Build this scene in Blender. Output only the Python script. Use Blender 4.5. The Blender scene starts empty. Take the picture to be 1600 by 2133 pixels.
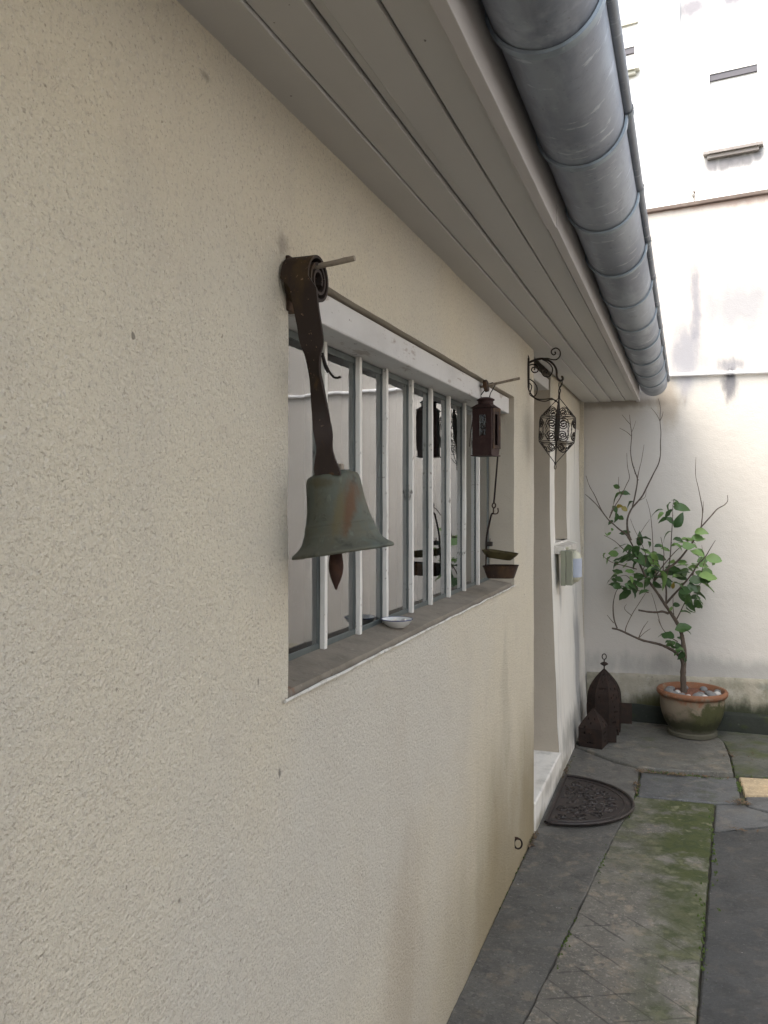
import bpy, bmesh, math, random
from math import sin, cos, pi, radians
from mathutils import Vector, Matrix, noise as mnoise

random.seed(7)
scene = bpy.context.scene
col = scene.collection

# ------------------------------------------------------------------ camera
FPX, YAW, CAM = 1700.0, radians(20.33), Vector((.64, 0, 1.5))
cd = bpy.data.cameras.new('camera')
cam = bpy.data.objects.new('camera', cd); col.objects.link(cam)
cam.location = CAM
cam.rotation_euler = (pi / 2, 0, YAW)
cd.sensor_fit = 'HORIZONTAL'; cd.sensor_width = 36; cd.lens = 36 * FPX / 1600
cd.shift_y = -26.5 / 1600
cd.clip_start = .02; cd.clip_end = 500
scene.camera = cam

# ------------------------------------------------------------------ sky, sun, exposure
SUN_EL, SUN_AZ = radians(53), radians(214)      # azimuth clockwise from +y
w = bpy.data.worlds.new('World'); scene.world = w; w.use_nodes = True
nt = w.node_tree; nt.nodes.clear()
sky = nt.nodes.new('ShaderNodeTexSky'); sky.sky_type = 'NISHITA'; sky.sun_disc = False
sky.sun_elevation = SUN_EL; sky.sun_rotation = SUN_AZ
sky.air_density = 1.0; sky.dust_density = 4.2; sky.ozone_density = .6
hs = nt.nodes.new('ShaderNodeHueSaturation'); hs.inputs['Saturation'].default_value = .72
bg = nt.nodes.new('ShaderNodeBackground'); bg.inputs[1].default_value = .15
wo = nt.nodes.new('ShaderNodeOutputWorld')
nt.links.new(sky.outputs[0], hs.inputs['Color']); tint = nt.nodes.new('ShaderNodeMix'); tint.data_type = 'RGBA'; tint.blend_type = 'MULTIPLY'; tint.inputs['Factor'].default_value = 1
tint.inputs['B'].default_value = (.985, 1.0, .97, 1)          # a grey-white overcast sky
nt.links.new(hs.outputs[0], tint.inputs['A']); nt.links.new(tint.outputs['Result'], bg.inputs[0]); nt.links.new(bg.outputs[0], wo.inputs[0])
sl = bpy.data.lights.new('sun', 'SUN'); sl.energy = 0.5; sl.angle = radians(100); sl.color = (1, .985, .96)
so = bpy.data.objects.new('sun', sl); col.objects.link(so)
sd = Vector((sin(SUN_AZ) * cos(SUN_EL), cos(SUN_AZ) * cos(SUN_EL), sin(SUN_EL)))
so.rotation_euler = sd.to_track_quat('Z', 'Y').to_euler(); so.location = (4, -4, 12)
vs = scene.view_settings
scene.display_settings.display_device = 'sRGB'
vs.view_transform = 'Standard'; vs.look = 'None'; vs.gamma = 1; vs.use_curve_mapping = False
vs.exposure = 1.96
scene.cycles.max_bounces = 8; scene.cycles.diffuse_bounces = 5; scene.cycles.transparent_max_bounces = 16
scene.cycles.use_denoising = True

# ------------------------------------------------------------------ measuring: a point of the photograph on a world plane
_s, _c = sin(YAW), cos(YAW)
def ray(px, py):
    a = (px - 800) / FPX; b = (1040 - py) / FPX
    return Vector((-_s + _c * a, _c + _s * a, b))
def P(px, py, X=None, Y=None, Z=None):
    d = ray(px, py)
    t = (X - CAM.x) / d.x if X is not None else (Y - CAM.y) / d.y if Y is not None else (Z - CAM.z) / d.z
    return CAM + d * t

# ------------------------------------------------------------------ mesh builder
class MB:
    def __init__(self): self.v = []; self.f = []
    def add(self, vs, fs):
        o = len(self.v); self.v += [Vector(p) for p in vs]; self.f += [tuple(i + o for i in q) for q in fs]; return self
    def box(self, a, b, rot=None, ctr=None):
        (x0, y0, z0), (x1, y1, z1) = a, b
        vs = [Vector(p) for p in ((x0,y0,z0),(x1,y0,z0),(x1,y1,z0),(x0,y1,z0),(x0,y0,z1),(x1,y0,z1),(x1,y1,z1),(x0,y1,z1))]
        if rot is not None:
            c = Vector(ctr) if ctr is not None else sum(vs, Vector()) / 8
            vs = [rot @ (p - c) + c for p in vs]
        return self.add(vs, [(0,3,2,1),(4,5,6,7),(0,1,5,4),(1,2,6,5),(2,3,7,6),(3,0,4,7)])
    def tube(self, pts, r, n=6, cap=True, flat=None):
        pts = [Vector(p) for p in pts]; m = len(pts)
        rs = r if isinstance(r, (list, tuple)) else [r] * m
        vs = []; prev = None
        for i, p in enumerate(pts):
            t = (pts[min(i + 1, m - 1)] - pts[max(i - 1, 0)])
            t = t.normalized() if t.length > 1e-9 else Vector((0, 0, 1))
            if prev is None:
                a = Vector((0, 0, 1)) if abs(t.z) < .9 else Vector((1, 0, 0))
                u = t.cross(a).normalized()
            else:
                u = prev - t * prev.dot(t)
                u = u.normalized() if u.length > 1e-6 else t.orthogonal().normalized()
            prev = u; q = t.cross(u)
            for k in range(n):
                an = 2 * pi * k / n
                vs.append(p + (u * cos(an) + q * sin(an)) * rs[i])
        fs = []
        for i in range(m - 1):
            for k in range(n):
                fs.append((i*n+k, i*n+(k+1) % n, (i+1)*n+(k+1) % n, (i+1)*n+k))
        if cap: fs.append(tuple(reversed(range(n)))); fs.append(tuple((m-1)*n+k for k in range(n)))
        return self.add(vs, fs)
    def lathe(self, c, prof, n=32, M=None, wob=0):
        c = Vector(c); vs = []; fs = []
        for (r, z) in prof:
            for k in range(n):
                a = 2 * pi * k / n; p = Vector((r * cos(a), r * sin(a), z))
                if wob: p *= 1 + wob * mnoise.noise(p * 14)
                vs.append(c + (M @ p if M is not None else p))
        m = len(prof)
        for i in range(m - 1):
            for k in range(n):
                fs.append((i*n+k, i*n+(k+1) % n, (i+1)*n+(k+1) % n, (i+1)*n+k))
        return self.add(vs, fs)
    def prism(self, poly, z0, z1):
        n = len(poly); vs = [(x, y, z0) for x, y in poly] + [(x, y, z1) for x, y in poly]
        fs = [tuple(reversed(range(n))), tuple(range(n, 2*n))] + [(i, (i+1) % n, n+(i+1) % n, n+i) for i in range(n)]
        return self.add(vs, fs)
    def extrude(self, poly, d):
        n = len(poly); d = Vector(d); vs = [Vector(p) for p in poly] + [Vector(p) + d for p in poly]
        return self.add(vs, [tuple(reversed(range(n))), tuple(range(n, 2*n))] + [(i, (i+1) % n, n+(i+1) % n, n+i) for i in range(n)])
    def build(self, name, m, parent=None, smooth=False, bevel=0, solid=0):
        off = ROOT.get(parent.name, Vector()) if parent is not None else Vector()
        me = bpy.data.meshes.new(name)
        me.from_pydata([p - off for p in self.v], [], self.f)
        bm = bmesh.new(); bm.from_mesh(me); bmesh.ops.recalc_face_normals(bm, faces=bm.faces)
        if bevel:
            es = [e for e in bm.edges if len(e.link_faces) == 2 and e.calc_face_angle(0) > .6]
            bmesh.ops.bevel(bm, geom=es, offset=bevel, segments=2, affect='EDGES', profile=.5)
        bm.to_mesh(me); bm.free()
        if smooth:
            me.polygons.foreach_set('use_smooth', [True] * len(me.polygons))
            me.set_sharp_from_angle(angle=radians(48))
        o = bpy.data.objects.new(name, me); col.objects.link(o)
        if m is not None: me.materials.append(m)
        if solid:
            md = o.modifiers.new('solid', 'SOLIDIFY'); md.thickness = solid; md.offset = 0
        if parent is not None:
            o.parent = parent; ROOT[o.name] = off
        return o
ROOT = {}
def tag(o, label=None, cat=None, group=None, kind=None):
    if label: o['label'] = label
    if cat: o['category'] = cat
    if group: o['group'] = group
    if kind: o['kind'] = kind
    return o
def thing(name, loc, label=None, cat=None, group=None, kind=None):
    o = bpy.data.objects.new(name, None); col.objects.link(o); o.location = loc
    o.empty_display_size = .05
    ROOT[o.name] = Vector(loc)
    return tag(o, label, cat, group, kind)
def smoothpath(pts, k=6):
    pts = [Vector(p) for p in pts]
    if len(pts) < 3: return pts
    out = []
    for i in range(len(pts) - 1):
        p0 = pts[max(i-1, 0)]; p1 = pts[i]; p2 = pts[i+1]; p3 = pts[min(i+2, len(pts)-1)]
        for j in range(k):
            t = j / k
            out.append(.5 * ((2*p1) + (p2-p0)*t + (2*p0-5*p1+4*p2-p3)*t*t + (3*p1-p0-3*p2+p3)*t**3))
    out.append(pts[-1]); return out
def nz(p, s): return mnoise.noise(Vector(p) * s)

# ------------------------------------------------------------------ materials
def mat(name, base, rough=.85, layers=(), bumps=(), stains=(), metal=0., spec=.3, extra=None):
    """layers: (scale, (sx,sy,sz), detail, lo, hi, colour, amount); bumps: (scale, detail, distance, kind)
    stains: (centre, size, colour, amount, noise scale) shaped patches of dirt and painted shade"""
    m = bpy.data.materials.new(name); m.use_nodes = True
    t = m.node_tree; N = t.nodes; L = t.links; b = N['Principled BSDF']
    b.inputs['Roughness'].default_value = rough; b.inputs['Metallic'].default_value = metal
    b.inputs['Specular IOR Level'].default_value = spec
    tc = N.new('ShaderNodeTexCoord').outputs['Object']
    rgb = N.new('ShaderNodeRGB'); rgb.outputs[0].default_value = (*base, 1); cur = rgb.outputs[0]
    def mixc(fac, colr):
        nonlocal cur
        x = N.new('ShaderNodeMix'); x.data_type = 'RGBA'
        L.new(fac, x.inputs['Factor']); L.new(cur, x.inputs['A'])
        x.inputs['B'].default_value = (*colr, 1); cur = x.outputs['Result']
    def mth(op, a, bb):
        x = N.new('ShaderNodeMath'); x.operation = op
        for i, q in enumerate((a, bb)):
            if isinstance(q, (int, float)): x.inputs[i].default_value = q
            else: L.new(q, x.inputs[i])
        return x.outputs[0]
    def ramp(val, lo, hi, amt=1.):
        x = N.new('ShaderNodeMapRange'); x.interpolation_type = 'SMOOTHSTEP'
        L.new(val, x.inputs[0]); x.inputs[1].default_value = lo; x.inputs[2].default_value = hi
        x.inputs[3].default_value = 0; x.inputs[4].default_value = amt
        return x.outputs[0]
    def noisev(scale, st=(1, 1, 1), det=4, rough_=.6):
        mp = N.new('ShaderNodeMapping'); mp.inputs['Scale'].default_value = st; L.new(tc, mp.inputs[0])
        x = N.new('ShaderNodeTexNoise'); x.inputs['Scale'].default_value = scale; x.inputs['Detail'].default_value = det
        x.inputs['Roughness'].default_value = rough_
        L.new(mp.outputs[0], x.inputs[0]); return x.outputs[0]
    for (sc, st, det, lo, hi, c, amt) in layers:
        mixc(ramp(noisev(sc, st, det), lo, hi, amt), c)
    for (ctr, size, c, amt, ns) in stains:
        v1 = N.new('ShaderNodeVectorMath'); v1.operation = 'SUBTRACT'; L.new(tc, v1.inputs[0]); v1.inputs[1].default_value = ctr
        v2 = N.new('ShaderNodeVectorMath'); v2.operation = 'DIVIDE'; L.new(v1.outputs[0], v2.inputs[0]); v2.inputs[1].default_value = size
        v3 = N.new('ShaderNodeVectorMath'); v3.operation = 'LENGTH'; L.new(v2.outputs[0], v3.inputs[0])
        n = noisev(ns, (1, 1, .35), 5)
        d = mth('ADD', v3.outputs['Value'], mth('MULTIPLY', mth('SUBTRACT', n, .5), 1.6))
        mixc(ramp(mth('SUBTRACT', 1., d), 0., .8, amt), c)
    if extra: cur = extra(N, L, tc, cur, mixc, mth, ramp, noisev, b) or cur
    L.new(cur, b.inputs['Base Color'])
    prev = None
    for bp in bumps:
        sc, det, dist = bp[:3]; kind = bp[3] if len(bp) > 3 else 'noise'
        if kind == 'voro':
            x = N.new('ShaderNodeTexVoronoi'); x.feature = 'SMOOTH_F1'; x.inputs['Scale'].default_value = sc; L.new(tc, x.inputs[0]); h = x.outputs['Distance']
        else: h = noisev(sc, bp[4] if len(bp) > 4 else (1, 1, 1), det, .55)
        bu = N.new('ShaderNodeBump'); bu.inputs['Strength'].default_value = 1; bu.inputs['Distance'].default_value = dist
        L.new(h, bu.inputs['Height'])
        if prev is not None: L.new(prev, bu.inputs['Normal'])
        prev = bu.outputs[0]
    if prev is not None: L.new(prev, b.inputs['Normal'])
    return m

W1 = (1, 1, 1)
def wall_dirt(N, L, tc, cur, mixc, mth, ramp, noisev, b):
    # yellow-green damp rising from the ground and long dirt runs near the door
    sx = N.new('ShaderNodeSeparateXYZ'); L.new(tc, sx.inputs[0])
    n = noisev(1.7, (1, 1, .5), 5)
    h = mth('ADD', sx.outputs['Z'], mth('MULTIPLY', mth('SUBTRACT', n, .5), -.9))
    low = ramp(mth('SUBTRACT', .75, h), 0, .75, .8)
    far = ramp(sx.outputs['Y'], 1.5, 3.0)
    mixc(mth('MULTIPLY', low, far), (.235, .185, .095))
    run = ramp(noisev(6, (1, 1, .14), 6), .52, .72, .22)
    rl = ramp(mth('SUBTRACT', 1.15, sx.outputs['Z']), 0, .9)
    mixc(mth('MULTIPLY', run, mth('MULTIPLY', rl, ramp(sx.outputs['Y'], 1.9, 2.9))), (.22, .18, .11))
    return None
ROUGHCAST = [(78, 3, .0034), (175, 4, .0040), (380, 2, .0014), (4, 3, .008)]
M_WALL = mat('roughcast_cream', (.605, .540, .415), .95,
    layers=[(.8, W1, 6, .38, .66, (.545, .510, .440), .75), (2.6, (1, 1, .35), 6, .50, .72, (.52, .47, .385), .55), (9, W1, 5, .52, .74, (.51, .45, .36), .4), (105, W1, 3, .55, .66, (.44, .39, .32), .45), (190, W1, 4, .57, .67, (.33, .285, .225), .6),
            (150, W1, 4, .58, .68, (.68, .63, .54), .5), (60, W1, 2, .71, .79, (.20, .17, .13), .7), (16, W1, 2, .765, .79, (.12, .10, .08), .7)],
    stains=[((0, 1.225, 1.04), (.03, .007, .014), (.10, .09, .08), .8, 90), ((0, 1.150, 1.21), (.03, .004, .012), (.14, .12, .10), .7, 90), ((0, .935, .96), (.03, .006, .006), (.12, .10, .09), .7, 90), ((0, 1.46, .80), (.03, .003, .006), (.1, .09, .08), .7, 90),
            ((0, .45, 1.63), (.03, .006, .008), (.16, .13, .11), .7, 90), ((0, 1.235, 1.93), (.05, .03, .03), (.16, .13, .11), .5, 40), ((0, 1.0, 2.10), (.03, .02, .01), (.2, .17, .14), .6, 60),
            ((0, 1.90, .36), (.1, .22, .45), (.38, .31, .22), .38, 5), ((0, 3.05, .75), (.1, .12, .35), (.34, .30, .22), .35, 8)],
    bumps=ROUGHCAST, extra=wall_dirt, spec=.15)
M_WHITEWALL = mat('painted_render_white', (.72, .69, .625), .9,
    layers=[(3, W1, 5, .4, .8, (.64, .60, .52), .7), (9, (1, 1, .12), 5, .52, .75, (.40, .38, .36), .6), (130, W1, 2, .62, .72, (.5, .47, .42), .5)],
    stains=[((0, 5.35, .55), (.4, .22, .55), (.22, .22, .22), .7, 12), ((0, 5.0, .12), (.4, .7, .16), (.25, .24, .21), .7, 12), ((0, 4.72, 1.0), (.4, .05, .2), (.35, .34, .33), .6, 18), ((-.02, 4.05, .10), (.06, .30, .06), (.30, .28, .24), .6, 14), ((0, 3.75, .02), (.1, .2, .06), (.2, .18, .12), .7, 16), ((0, 4.5, .03), (.1, .5, .05), (.22, .2, .15), .7, 16)],
    bumps=[(120, 3, .0012), (4, 3, .006)], spec=.2)
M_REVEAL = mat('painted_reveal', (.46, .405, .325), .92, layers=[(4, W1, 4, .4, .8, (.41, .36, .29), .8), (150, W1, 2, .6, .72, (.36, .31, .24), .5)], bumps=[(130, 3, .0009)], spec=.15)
M_SILL = mat('sill_render', (.235, .20, .155), .95, layers=[(9, W1, 5, .4, .75, (.15, .125, .095), .8), (90, W1, 3, .58, .72, (.32, .28, .23), .5), (40, W1, 3, .62, .72, (.13, .1, .07), .6)],
    bumps=[(110, 3, .0012), (14, 3, .004)], stains=[((-.08, 1.29, 1.17), (.1, .025, .05), (.2, .06, .02), .9, 60)])
M_EDGE = mat('sill_lip_paint', (.60, .57, .51), .9, layers=[(20, W1, 5, .45, .65, (.40, .35, .28), .8), (60, W1, 3, .6, .7, (.2, .17, .13), .6)], bumps=[(90, 3, .001)])
M_LINTEL = mat('flaking_white_paint', (.56, .54, .515), .75,
    layers=[(8, (1, .4, 1), 5, .45, .8, (.46, .44, .415), .8), (26, (1, .3, 1), 5, .60, .65, (.36, .31, .27), .75), (70, W1, 3, .69, .72, (.12, .09, .08), .9)],
    bumps=[(26, 4, .002), (90, 3, .0006)])
M_SOFFIT = mat('soffit_paint', (.53, .515, .49), .72, layers=[(2.2, (1, .35, 1), 5, .35, .75, (.48, .465, .44), .8), (30, (1, .1, 1), 4, .55, .75, (.52, .49, .46), .4), (55, W1, 2, .76, .79, (.1, .08, .07), .8)],
    bumps=[(60, 3, .0004, 'noise', (1, .06, 1)), (3, 3, .003)], spec=.3)
M_FASCIA = mat('fascia_paint', (.53, .50, .48), .65, layers=[(4, (1, .35, 1), 5, .35, .75, (.46, .43, .41), .8), (40, W1, 2, .74, .78, (.14, .11, .1), .8)], bumps=[(60, 3, .0004, 'noise', (1, .06, 1))], spec=.35)
M_ZINC = mat('weathered_zinc', (.30, .325, .37), .56, metal=.4, spec=.45,
    layers=[(2.2, (1, .6, 1), 6, .40, .62, (.19, .21, .25), .9), (9, (1, .22, 1), 6, .48, .66, (.38, .415, .46), .6), (22, (1, .35, 1), 6, .54, .70, (.21, .225, .25), .55), (45, (.35, 1, .35), 5, .60, .68, (.55, .58, .63), .55), (90, W1, 3, .64, .74, (.12, .125, .14), .5)],
    stains=[((.0, 1.2, 2.2), (.6, .10, .12), (.52, .55, .60), .5, 34), ((.0, 1.62, 2.2), (.6, .07, .12), (.52, .55, .6), .45, 34), ((.0, .95, 2.2), (.6, .05, .12), (.56, .58, .63), .5, 40)],
    bumps=[(3, 3, .006), (25, 3, .0006), (90, 3, .0003)])
M_ZINCBAR = mat('zinc_strap', (.30, .35, .395), .5, metal=.45, spec=.5, layers=[(20, W1, 4, .4, .75, (.21, .245, .28), .8), (50, W1, 3, .62, .72, (.38, .43, .47), .5)], bumps=[(60, 3, .0004)])
M_RUST = mat('dark_rust', (.040, .024, .018), .75, metal=.25, spec=.35,
    layers=[(14, W1, 5, .42, .7, (.11, .06, .028), .8), (30, W1, 5, .58, .7, (.16, .085, .03), .7), (60, W1, 4, .6, .72, (.03, .022, .018), .8), (220, W1, 2, .70, .74, (.3, .17, .1), .6)],
    bumps=[(90, 4, .0006), (25, 3, .001)])
M_RUSTSTRAP = mat('rusty_spring_steel', (.034, .023, .018), .75, metal=.15, spec=.3,
    layers=[(10, (1, 1, .5), 5, .52, .70, (.085, .052, .018), .8), (26, W1, 5, .58, .68, (.11, .06, .022), .6), (40, W1, 4, .56, .7, (.035, .027, .022), .9), (150, W1, 2, .69, .73, (.32, .2, .13), .6)],
    bumps=[(90, 4, .0005), (25, 3, .0012)])
M_RUST2 = mat('brown_rust_sheet', (.022, .015, .012), .85, metal=.1, spec=.25, layers=[(20, W1, 5, .42, .72, (.040, .023, .016), .8), (60, W1, 4, .58, .72, (.035, .02, .014), .8)], bumps=[(80, 4, .0008)])
M_LANTRED = mat('oxide_red_tin', (.040, .018, .015), .75, metal=.1, spec=.35, layers=[(20, W1, 5, .42, .7, (.055, .03, .025), .8), (70, W1, 4, .6, .72, (.085, .036, .026), .5)], bumps=[(70, 4, .0006)])
M_IRON = mat('wrought_iron', (.030, .024, .020), .65, metal=.4, spec=.4, layers=[(40, W1, 4, .5, .72, (.085, .05, .03), .7)], bumps=[(160, 3, .0004)])
M_PEG = mat('grey_peg', (.30, .25, .19), .85, layers=[(60, W1, 4, .45, .7, (.17, .13, .09), .8), (90, W1, 3, .63, .7, (.06, .045, .035), .8)], bumps=[(120, 3, .0005)])
M_BRONZE = mat('patinated_bronze', (.100, .098, .072), .72, metal=.2, spec=.35,
    layers=[(9, (1, 1, .6), 5, .42, .66, (.110, .095, .055), .8), (11, (1, 1, .3), 6, .44, .60, (.090, .108, .090), .6), (26, W1, 6, .54, .68, (.042, .043, .034), .85), (70, (1, 1, .4), 4, .60, .70, (.14, .15, .115), .55), (150, W1, 3, .64, .72, (.16, .16, .12), .4)],
    stains=[((.047, -.030, -.06), (.014, .05, .085), (.105, .055, .026), .95, 55), ((.034, -.045, -.072), (.012, .06, .07), (.115, .095, .045), .75, 55), ((-.055, -.03, -.02), (.020, .05, .055), (.016, .017, .014), .9, 34), ((.0, -.05, -.015), (.04, .06, .012), (.07, .055, .025), .6, 50)],
    bumps=[(110, 4, .0007), (30, 4, .0014), (12, 3, .0012)])
M_CLAPPER = mat('clapper_iron', (.05, .026, .02), .75, metal=.2, layers=[(40, W1, 4, .45, .7, (.09, .045, .03), .8)], bumps=[(90, 3, .0005)])
M_BAR = mat('chipped_white_bar', (.68, .655, .60), .75, layers=[(22, (1, 1, .5), 6, .615, .65, (.11, .09, .07), .8), (75, W1, 3, .66, .70, (.20, .14, .10), .7), (10, W1, 4, .45, .8, (.58, .54, .48), .6)], bumps=[(45, 4, .0012)])
M_FRAME = mat('dark_green_frame', (.075, .088, .082), .55, spec=.45, layers=[(12, (1, 1, .4), 4, .45, .75, (.12, .135, .125), .7), (50, W1, 3, .65, .72, (.03, .03, .03), .7)], bumps=[(60, 3, .0004)])
M_CURTAIN = mat('sheer_curtain', (.80, .82, .83), .95, layers=[(5, (1, 6, .1), 4, .4, .7, (.66, .69, .72), .8), (3, W1, 3, .5, .8, (.76, .70, .74), .5)])
M_ROOM = mat('room_plaster', (.35, .34, .32), .95, layers=[(2, W1, 4, .4, .8, (.28, .27, .25), .6)])
M_FARWALL = mat('courtyard_render', (.50, .47, .43), .95,
    layers=[(1.5, W1, 5, .35, .75, (.465, .44, .40), .8), (9, (1, 1, .25), 5, .56, .74, (.50, .46, .41), .45), (120, W1, 2, .62, .74, (.46, .41, .34), .45), (30, W1, 2, .765, .785, (.18, .15, .12), .8)],
    stains=[((0.150, 0, 2.46), (.16, .5, .34), (.20, .205, .24), .7, 6), ((0.450, 0, 2.75), (.30, .5, .25), (.27, .275, .30), .65, 8), ((0.200, 0, 2.8), (.05, .5, .4), (.2, .2, .23), .75, 16), ((0.405, 0, 2.25), (.06, .5, .17), (.10, .10, .115), .85, 16), ((0.405, 0, 2.37), (.13, .5, .07), (.17, .17, .195), .75, 16), ((0.41, 0, 2.315), (.035, .5, .05), (.07, .07, .08), .85, 20),
            ((0.020, 0, 2.12), (.13, .5, .22), (.33, .27, .2), .6, 8), ((-0.300, 0, 2.15), (.5, .5, .05), (.2, .17, .13), .6, 12), ((0.400, 0, 3.44), (.9, .5, .05), (.33, .22, .18), .6, 14), ((0.500, 0, .38), (1.6, .5, .12), (.25, .25, .235), .6, 9)],  # brown band under the eave end paints in contact shade
    bumps=[(120, 3, .0012), (30, 3, .0015), (4, 3, .008)], spec=.15)
M_PLINTH = mat('damp_plinth', (.30, .275, .22), .95, layers=[(5, (1, 1, .4), 6, .38, .66, (.19, .18, .135), .9), (14, W1, 5, .5, .7, (.36, .34, .29), .6), (40, W1, 4, .58, .72, (.12, .115, .085), .7)],
    stains=[((.9, 0, .10), (2.6, .5, .13), (.025, .030, .016), .97, 11), ((.05, 0, .14), (.35, .5, .12), (.055, .055, .02), .85, 10), ((1.1, 0, .30), (.7, .5, .03), (.12, .13, .11), .7, 9)], bumps=[(80, 4, .002), (10, 3, .006)])
M_KERB = mat('wet_dark_kerb', (.024, .027, .022), .85, spec=.15, layers=[(7, W1, 6, .45, .7, (.016, .020, .016), .9), (25, W1, 5, .60, .74, (.075, .078, .065), .6), (12, W1, 5, .55, .72, (.03, .038, .014), .7)], bumps=[(60, 4, .002), (12, 3, .006)])
M_PIPE = mat('white_pipe', (.80, .79, .78), .45, spec=.45, layers=[(8, W1, 4, .5, .8, (.66, .65, .65), .6)], stains=[((.365, 0, 0), (.04, .2, .1), (.3, .3, .33), .7, 20)])
M_COPING = mat('dark_coping', (.13, .10, .085), .85, layers=[(9, W1, 4, .4, .75, (.2, .165, .14), .8)], bumps=[(50, 3, .002)])
M_FACADE = mat('pale_facade', (.80, .80, .80), .92, layers=[(.5, W1, 5, .4, .8, (.76, .74, .71), .7), (4, (1, 1, .2), 5, .6, .8, (.66, .65, .65), .35)], bumps=[(30, 3, .004)])
M_STONE = mat('window_stone', (.28, .25, .235), .85, layers=[(4, W1, 4, .4, .75, (.36, .33, .31), .7)], bumps=[(20, 3, .004)])
M_STONEPALE = mat('pale_window_stone', (.58, .57, .5), .85, layers=[(4, W1, 4, .4, .75, (.5, .48, .42), .7)])
M_SHUTTER = mat('white_shutter', (.82, .81, .8), .6)
M_TOPSHADE = mat('recess_top_shadow', (.12, .115, .13), .6)  # dark grey for the shadow at the top of the window recess

def slab_mat(name, base, l2, moss=0, green=(.046, .056, .014), rough=.62, scr=False, dark=(.05, .048, .045)):
    def ex(N, L, tc, cur, mixc, mth, ramp, noisev, b):
        sx = N.new('ShaderNodeSeparateXYZ'); L.new(tc, sx.inputs[0])
        if scr:   # worn lozenge scoring cut in the concrete near the viewer
            for (ax, ay, sp, ph, lo, hi) in ((.64, .77, .125, .040, .38, .48), (-.46, .89, .13, .05, .48, .56)):
                q = mth('ADD', mth('MULTIPLY', sx.outputs['X'], ax), mth('MULTIPLY', sx.outputs['Y'], ay))
                q = mth('ADD', q, mth('MULTIPLY', noisev(1.6, W1, 5), .05))
                f = mth('FRACT', mth('DIVIDE', mth('ADD', q, ph), sp), 0)
                d = mth('ABSOLUTE', mth('SUBTRACT', f, .5), 0)
                ln = ramp(mth('SUBTRACT', mth('MULTIPLY', noisev(14, W1, 3), .045 * .105 / sp * 2), d), 0, .03, .65)
                near = mth('MULTIPLY', ramp(mth('SUBTRACT', 3.2, sx.outputs['Y']), 0, .15), ramp(noisev(3.5, W1, 3), lo, hi))
                mixc(mth('MULTIPLY', ln, near), (.030, .027, .023))
            g = mth('ADD', mth('MULTIPLY', ramp(sx.outputs['X'], .43, .64), .9), mth('MULTIPLY', ramp(sx.outputs['Y'], 3.0, 4.0), .62))
            g = mth('MULTIPLY', g, ramp(noisev(5.5, W1, 7), .36, .54))
            mixc(mth('MULTIPLY', g, .85), green)
            mixc(mth('MULTIPLY', g, ramp(noisev(18, W1, 6), .46, .60, .85)), (.035, .046, .013))
            mixc(mth('MULTIPLY', g, ramp(noisev(11, W1, 6), .56, .66, .6)), (.15, .145, .085))
        elif moss:
            mixc(ramp(noisev(6, W1, 6), .62 - .22 * moss, .85 - .2 * moss, .8), green)
        r = N.new('ShaderNodeMapRange'); L.new(noisev(3, W1, 5), r.inputs[0]); r.inputs[1].default_value = .3; r.inputs[2].default_value = .7
        r.inputs[3].default_value = rough - .16; r.inputs[4].default_value = rough + .2; L.new(r.outputs[0], b.inputs['Roughness'])
        return None
    base = tuple(x * .74 for x in base) if name != 'new_cream_slab' else base; l2 = tuple(x * .74 for x in l2)
    bb = lambda k: tuple(min(1, x * k) for x in base)
    m = mat(name, base, rough, layers=[(2.2, W1, 6, .38, .62, l2, .9), (3.6, W1, 7, .52, .64, bb(.55), .6), (5.5, W1, 7, .56, .66, (base[0] * 1.28, base[1] * 1.10, base[2] * .92), .6), (8, W1, 6, .47, .62, bb(.66), .8), (13, W1, 6, .54, .68, (base[0] * 1.5, base[1] * 1.34, base[2] * 1.18), .75),
              (30, W1, 5, .56, .68, dark, .6), (75, W1, 4, .55, .68, bb(1.55), .5), (110, W1, 3, .62, .70, bb(2.1), .5), (170, W1, 2, .62, .70, bb(.3), .7), (45, W1, 2, .74, .77, (.32, .31, .28), .7)],
              bumps=[(190, 4, .0014), (44, 5, .004), (9, 5, .008)], extra=ex, spec=.4)
    return m
M_SLABS = {
    'strip': slab_mat('strip_concrete', (.150, .143, .126), (.106, .102, .091)),
    'green': slab_mat('mossy_concrete', (.225, .208, .175), (.130, .120, .100), scr=True, rough=.75),
    'right': slab_mat('dark_concrete', (.066, .066, .063), (.047, .048, .047)),
    'blue': slab_mat('blue_grey_stone', (.128, .130, .128), (.096, .099, .098), moss=.35),
    'warm': slab_mat('worn_grey_stone', (.155, .150, .130), (.110, .108, .094), moss=.3),
    'speck': slab_mat('lichen_stone', (.080, .084, .070), (.12, .12, .10), moss=.9, dark=(.03, .035, .025)),
    'cream': slab_mat('new_cream_slab', (.42, .33, .21), (.47, .36, .225), rough=.8, dark=(.36, .27, .17)),
}
M_SOIL = mat('joint_soil', (.035, .031, .024), .95, layers=[(20, W1, 5, .45, .65, (.05, .06, .02), .8), (60, W1, 3, .6, .7, (.09, .07, .05), .7)], bumps=[(60, 4, .006)])
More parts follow.
